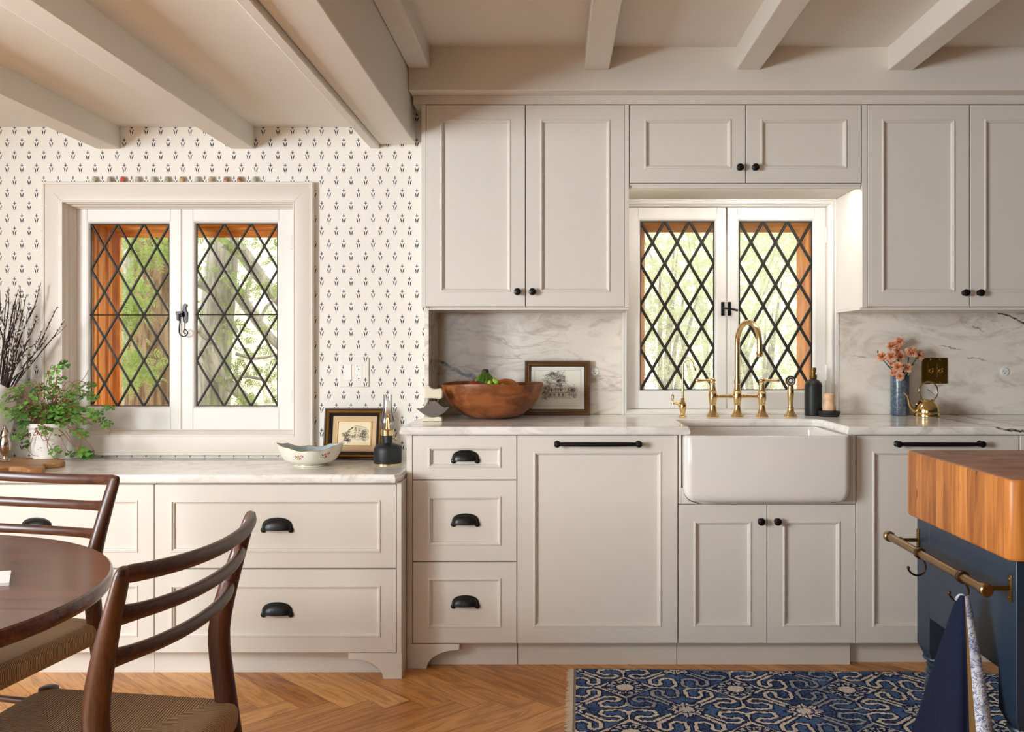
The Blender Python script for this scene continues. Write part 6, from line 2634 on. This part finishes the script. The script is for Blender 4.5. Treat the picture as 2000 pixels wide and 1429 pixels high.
# the neighbouring house closes the view behind the garden trees
hs_ = thing('neighbour_house', 'pale pinkish rendered house wall beyond the garden trees', 'house', (-7.0, 15.0, -.45))
mb = MB()
mb.box(-15, -.6, 13.0, 19.0, -.46, 5.4)
mb.build('walls', plain('pale_render', srgb(236, 222, 212), .9, var=.03), hs_)
mb = MB()
mb.prism([(12.4, 5.35), (19.6, 5.35), (16.0, 8.2)], 'x', -15.4, -.2)
mb.build('roof', plain('grey_slate', srgb(120, 118, 120), .8, var=.1), hs_)
for wx_ in (-12.2, -8.4, -2.6):
    mb = MB()
    frame4(mb, wx_ - .6, wx_ + .6, 2.9, 4.5, wx_ - .5, wx_ + .5, 3.0, 4.4, 12.94, 13.02)
    wf = mb.build('window_frame', SASHW, hs_)
    mb = MB()
    mb.box(wx_ - .5, wx_ + .5, 12.97, 12.99, 3.0, 4.4)
    mb.build('pane', plain('dark_pane', srgb(120, 128, 136), .1), wf)
# the big brown trunk behind the hinge-side casement
T1 = 5.9
tr1 = thing('cedar_tree', 'thick brown cedar trunk with lime green sprays close behind the leaded window', 'tree', (px(298, T1), T1, -.45))
mb = MB()
pts = [(px(288, T1), T1, -.46), (px(292, T1), T1, .3), (px(294, T1), T1, .9), (px(304, T1), T1, 1.5), (px(316, T1), T1, 2.2), (px(325, T1), T1, 3.4), (px(330, T1), T1, 4.6)]
mb.tube(spline(pts, 4), lerp_list([.24, .17, .15, .14, .135, .11, .06], 25), 20)
for i, v_ in enumerate(mb.v):
    a = math.atan2(v_[1] - T1, v_[0] - px(300, T1))
    k = .008 * math.sin(9 * a + v_[2] * 2) + .006 * math.sin(23 * a + 5 * v_[2])
    mb.v[i] = (v_[0] + k * math.cos(a), v_[1] + k * math.sin(a), v_[2])
mb.build('trunk', BARK_BROWN, tr1)
sp1 = [opt(a, b, 5.3 + rng.uniform(-.2, .3)) + (.6,) for a, b in ((250, 480), (262, 510), (245, 540), (255, 570), (280, 560), (262, 600), (250, 620), (270, 590), (240, 660), (255, 700), (262, 720), (246, 740), (280, 715), (300, 720), (310, 490), (290, 470), (244, 600), (320, 480), (250, 690))]
sp1 += [opt(a, b, 5.6) + (1.0,) for a, b in ((250, 420), (300, 400), (230, 380), (340, 390), (380, 430))]
foliage(rng, sp1, 44, .085, .07, .9).build('foliage', LEAF_C, tr1)
mb = MB()
for q in ([(px(300, T1), T1, 2.2), (px(270, 5.5), 5.5, 2.0), (px(255, 5.3), 5.3, 1.75)], [(px(300, T1), T1, 1.6), (px(275, 5.5), 5.5, 1.45), (px(250, 5.3), 5.3, 1.2)], [(px(298, T1), T1, 2.6), (px(330, 5.5), 5.5, 2.3), (px(330, 5.3), 5.3, 1.95)]):
    mb.tube(spline(q, 5), lerp_list([.02, .012, .006], 11), 7)
mb.build('branch', BARK_BROWN, tr1)

# a second, thinner trunk beside it
T1b = 7.6
tr1b = thing('garden_tree', 'slim greyish trunk standing just behind the thick brown cedar trunk', 'tree', (px(262, T1b), T1b, -.45))
mb = MB()
mb.tube(spline([(px(262, T1b), T1b, -.46), (px(258, T1b), T1b, 1.2), (px(268, T1b), T1b, 2.6), (px(262, T1b), T1b, 4.5)], 5), lerp_list([.16, .13, .11, .06], 16), 14)
mb.build('trunk', BARK_GREY, tr1b)
foliage(rng, [opt(a, b, 7.3) + (1.1,) for a, b in ((240, 500), (256, 540), (238, 600), (270, 470), (236, 680), (252, 640), (240, 740), (270, 760), (320, 440))], 26, .09, .12, .6).build('foliage', LEAF_P, tr1b)

# the grey tree with slanting boughs in the latch-side casement
T2 = 6.6
tr2 = thing('garden_tree', 'grey leaning tree with slanting boughs behind the casement with the latch', 'tree', (px(420, T2), T2, -.45))
mb = MB()
mb.tube(spline([(px(402, T2), T2, -.46), (px(408, T2), T2, .5), (px(414, T2), T2, 1.0), (px(428, T2), T2, 1.6), (px(440, T2), T2, 2.2), (px(452, T2), T2, 3.6)], 5), lerp_list([.22, .15, .125, .115, .10, .05], 26), 16)
mb.build('trunk', BARK_GREY, tr2)
for q, r0 in (([(440, 470), (470, 490), (500, 530), (540, 580), (590, 640)], .055), ([(436, 540), (462, 570), (490, 610), (520, 650), (560, 690)], .045), ([(385, 550), (410, 565), (430, 595), (462, 650)], .035),
              ([(400, 680), (430, 735), (470, 770), (500, 800)], .05), ([(385, 640), (400, 655), (420, 670)], .03), ([(450, 450), (500, 440), (560, 450)], .03), ([(480, 600), (484, 560), (500, 520)], .014), ([(505, 640), (520, 600), (552, 575)], .012), ([(440, 740), (480, 735), (530, 745)], .014), ([(460, 690), (500, 700), (550, 690)], .012)):
    mb = MB()
    Y = T2 - .25
    pts = spline([opt(a, b, Y + .05 * i) for i, (a, b) in enumerate(q)], 4)
    mb.tube(pts, lerp_list([r0, r0 * .85, r0 * .6], len(pts)), 9)
    mb.build('bough', BARK_GREY, tr2)
sp2 = [opt(a, b, T2 - .4 + rng.uniform(-.2, .4)) + (rng.uniform(.4, .75),) for a, b in ((440, 450), (460, 480), (470, 540), (480, 560), (455, 590), (520, 510), (500, 560), (530, 620), (470, 650), (500, 690), (450, 700), (465, 730), (520, 730), (540, 770), (500, 760), (480, 720), (400, 470), (395, 520), (530, 460), (510, 480), (420, 790), (535, 700), (490, 790), (440, 640), (390, 600), (470, 790), (545, 560))]
foliage(rng, sp2, 34, .08, .10, .5).build('foliage', LEAF_P, tr2)

# pale shrubs seen through the hazy sink window
for i, (a, Y, top, w, lab) in enumerate(((1290, 7.0, 480, 1.0, 'pale flowering shrub filling the sink window behind the filter tap'), (1490, 7.6, 500, 1.1, 'pale grey-green shrub behind the arched tap spout'),
                                         (1620, 8.6, 430, 1.0, 'tall pale shrub showing by the cedar frame of the sink window'), (1400, 9.6, 380, 2.0, 'large pale tree crown far behind the middle of the sink window'))):
    c = opt(a, 720, Y)
    root = thing('garden_shrub', lab, 'shrub', (c[0], Y, -.45))
    spots = []
    h = pz(top, Y)
    for _ in range(46):
        spots.append((c[0] + rng.gauss(0, w * .36), Y + rng.gauss(0, .3), rng.uniform(-.2, h + .5), 1.2))
    foliage(rng, spots, 95, .085, .18, .1).build('foliage', LEAF_D, root)
    mb = MB()
    for q in range(7):
        e = Vector((c[0] + rng.gauss(0, w * .3), Y + rng.gauss(0, .2), h * rng.uniform(.7, 1.0)))
        mb.tube(spline([(c[0] + rng.gauss(0, .06), Y, -.46), tuple(Vector((c[0], Y, .4)).lerp(e, .4)), tuple(e)], 4), lerp_list([.03, .02, .006], 9), 6)
    mb.build('stems', BARK_GREY, root)
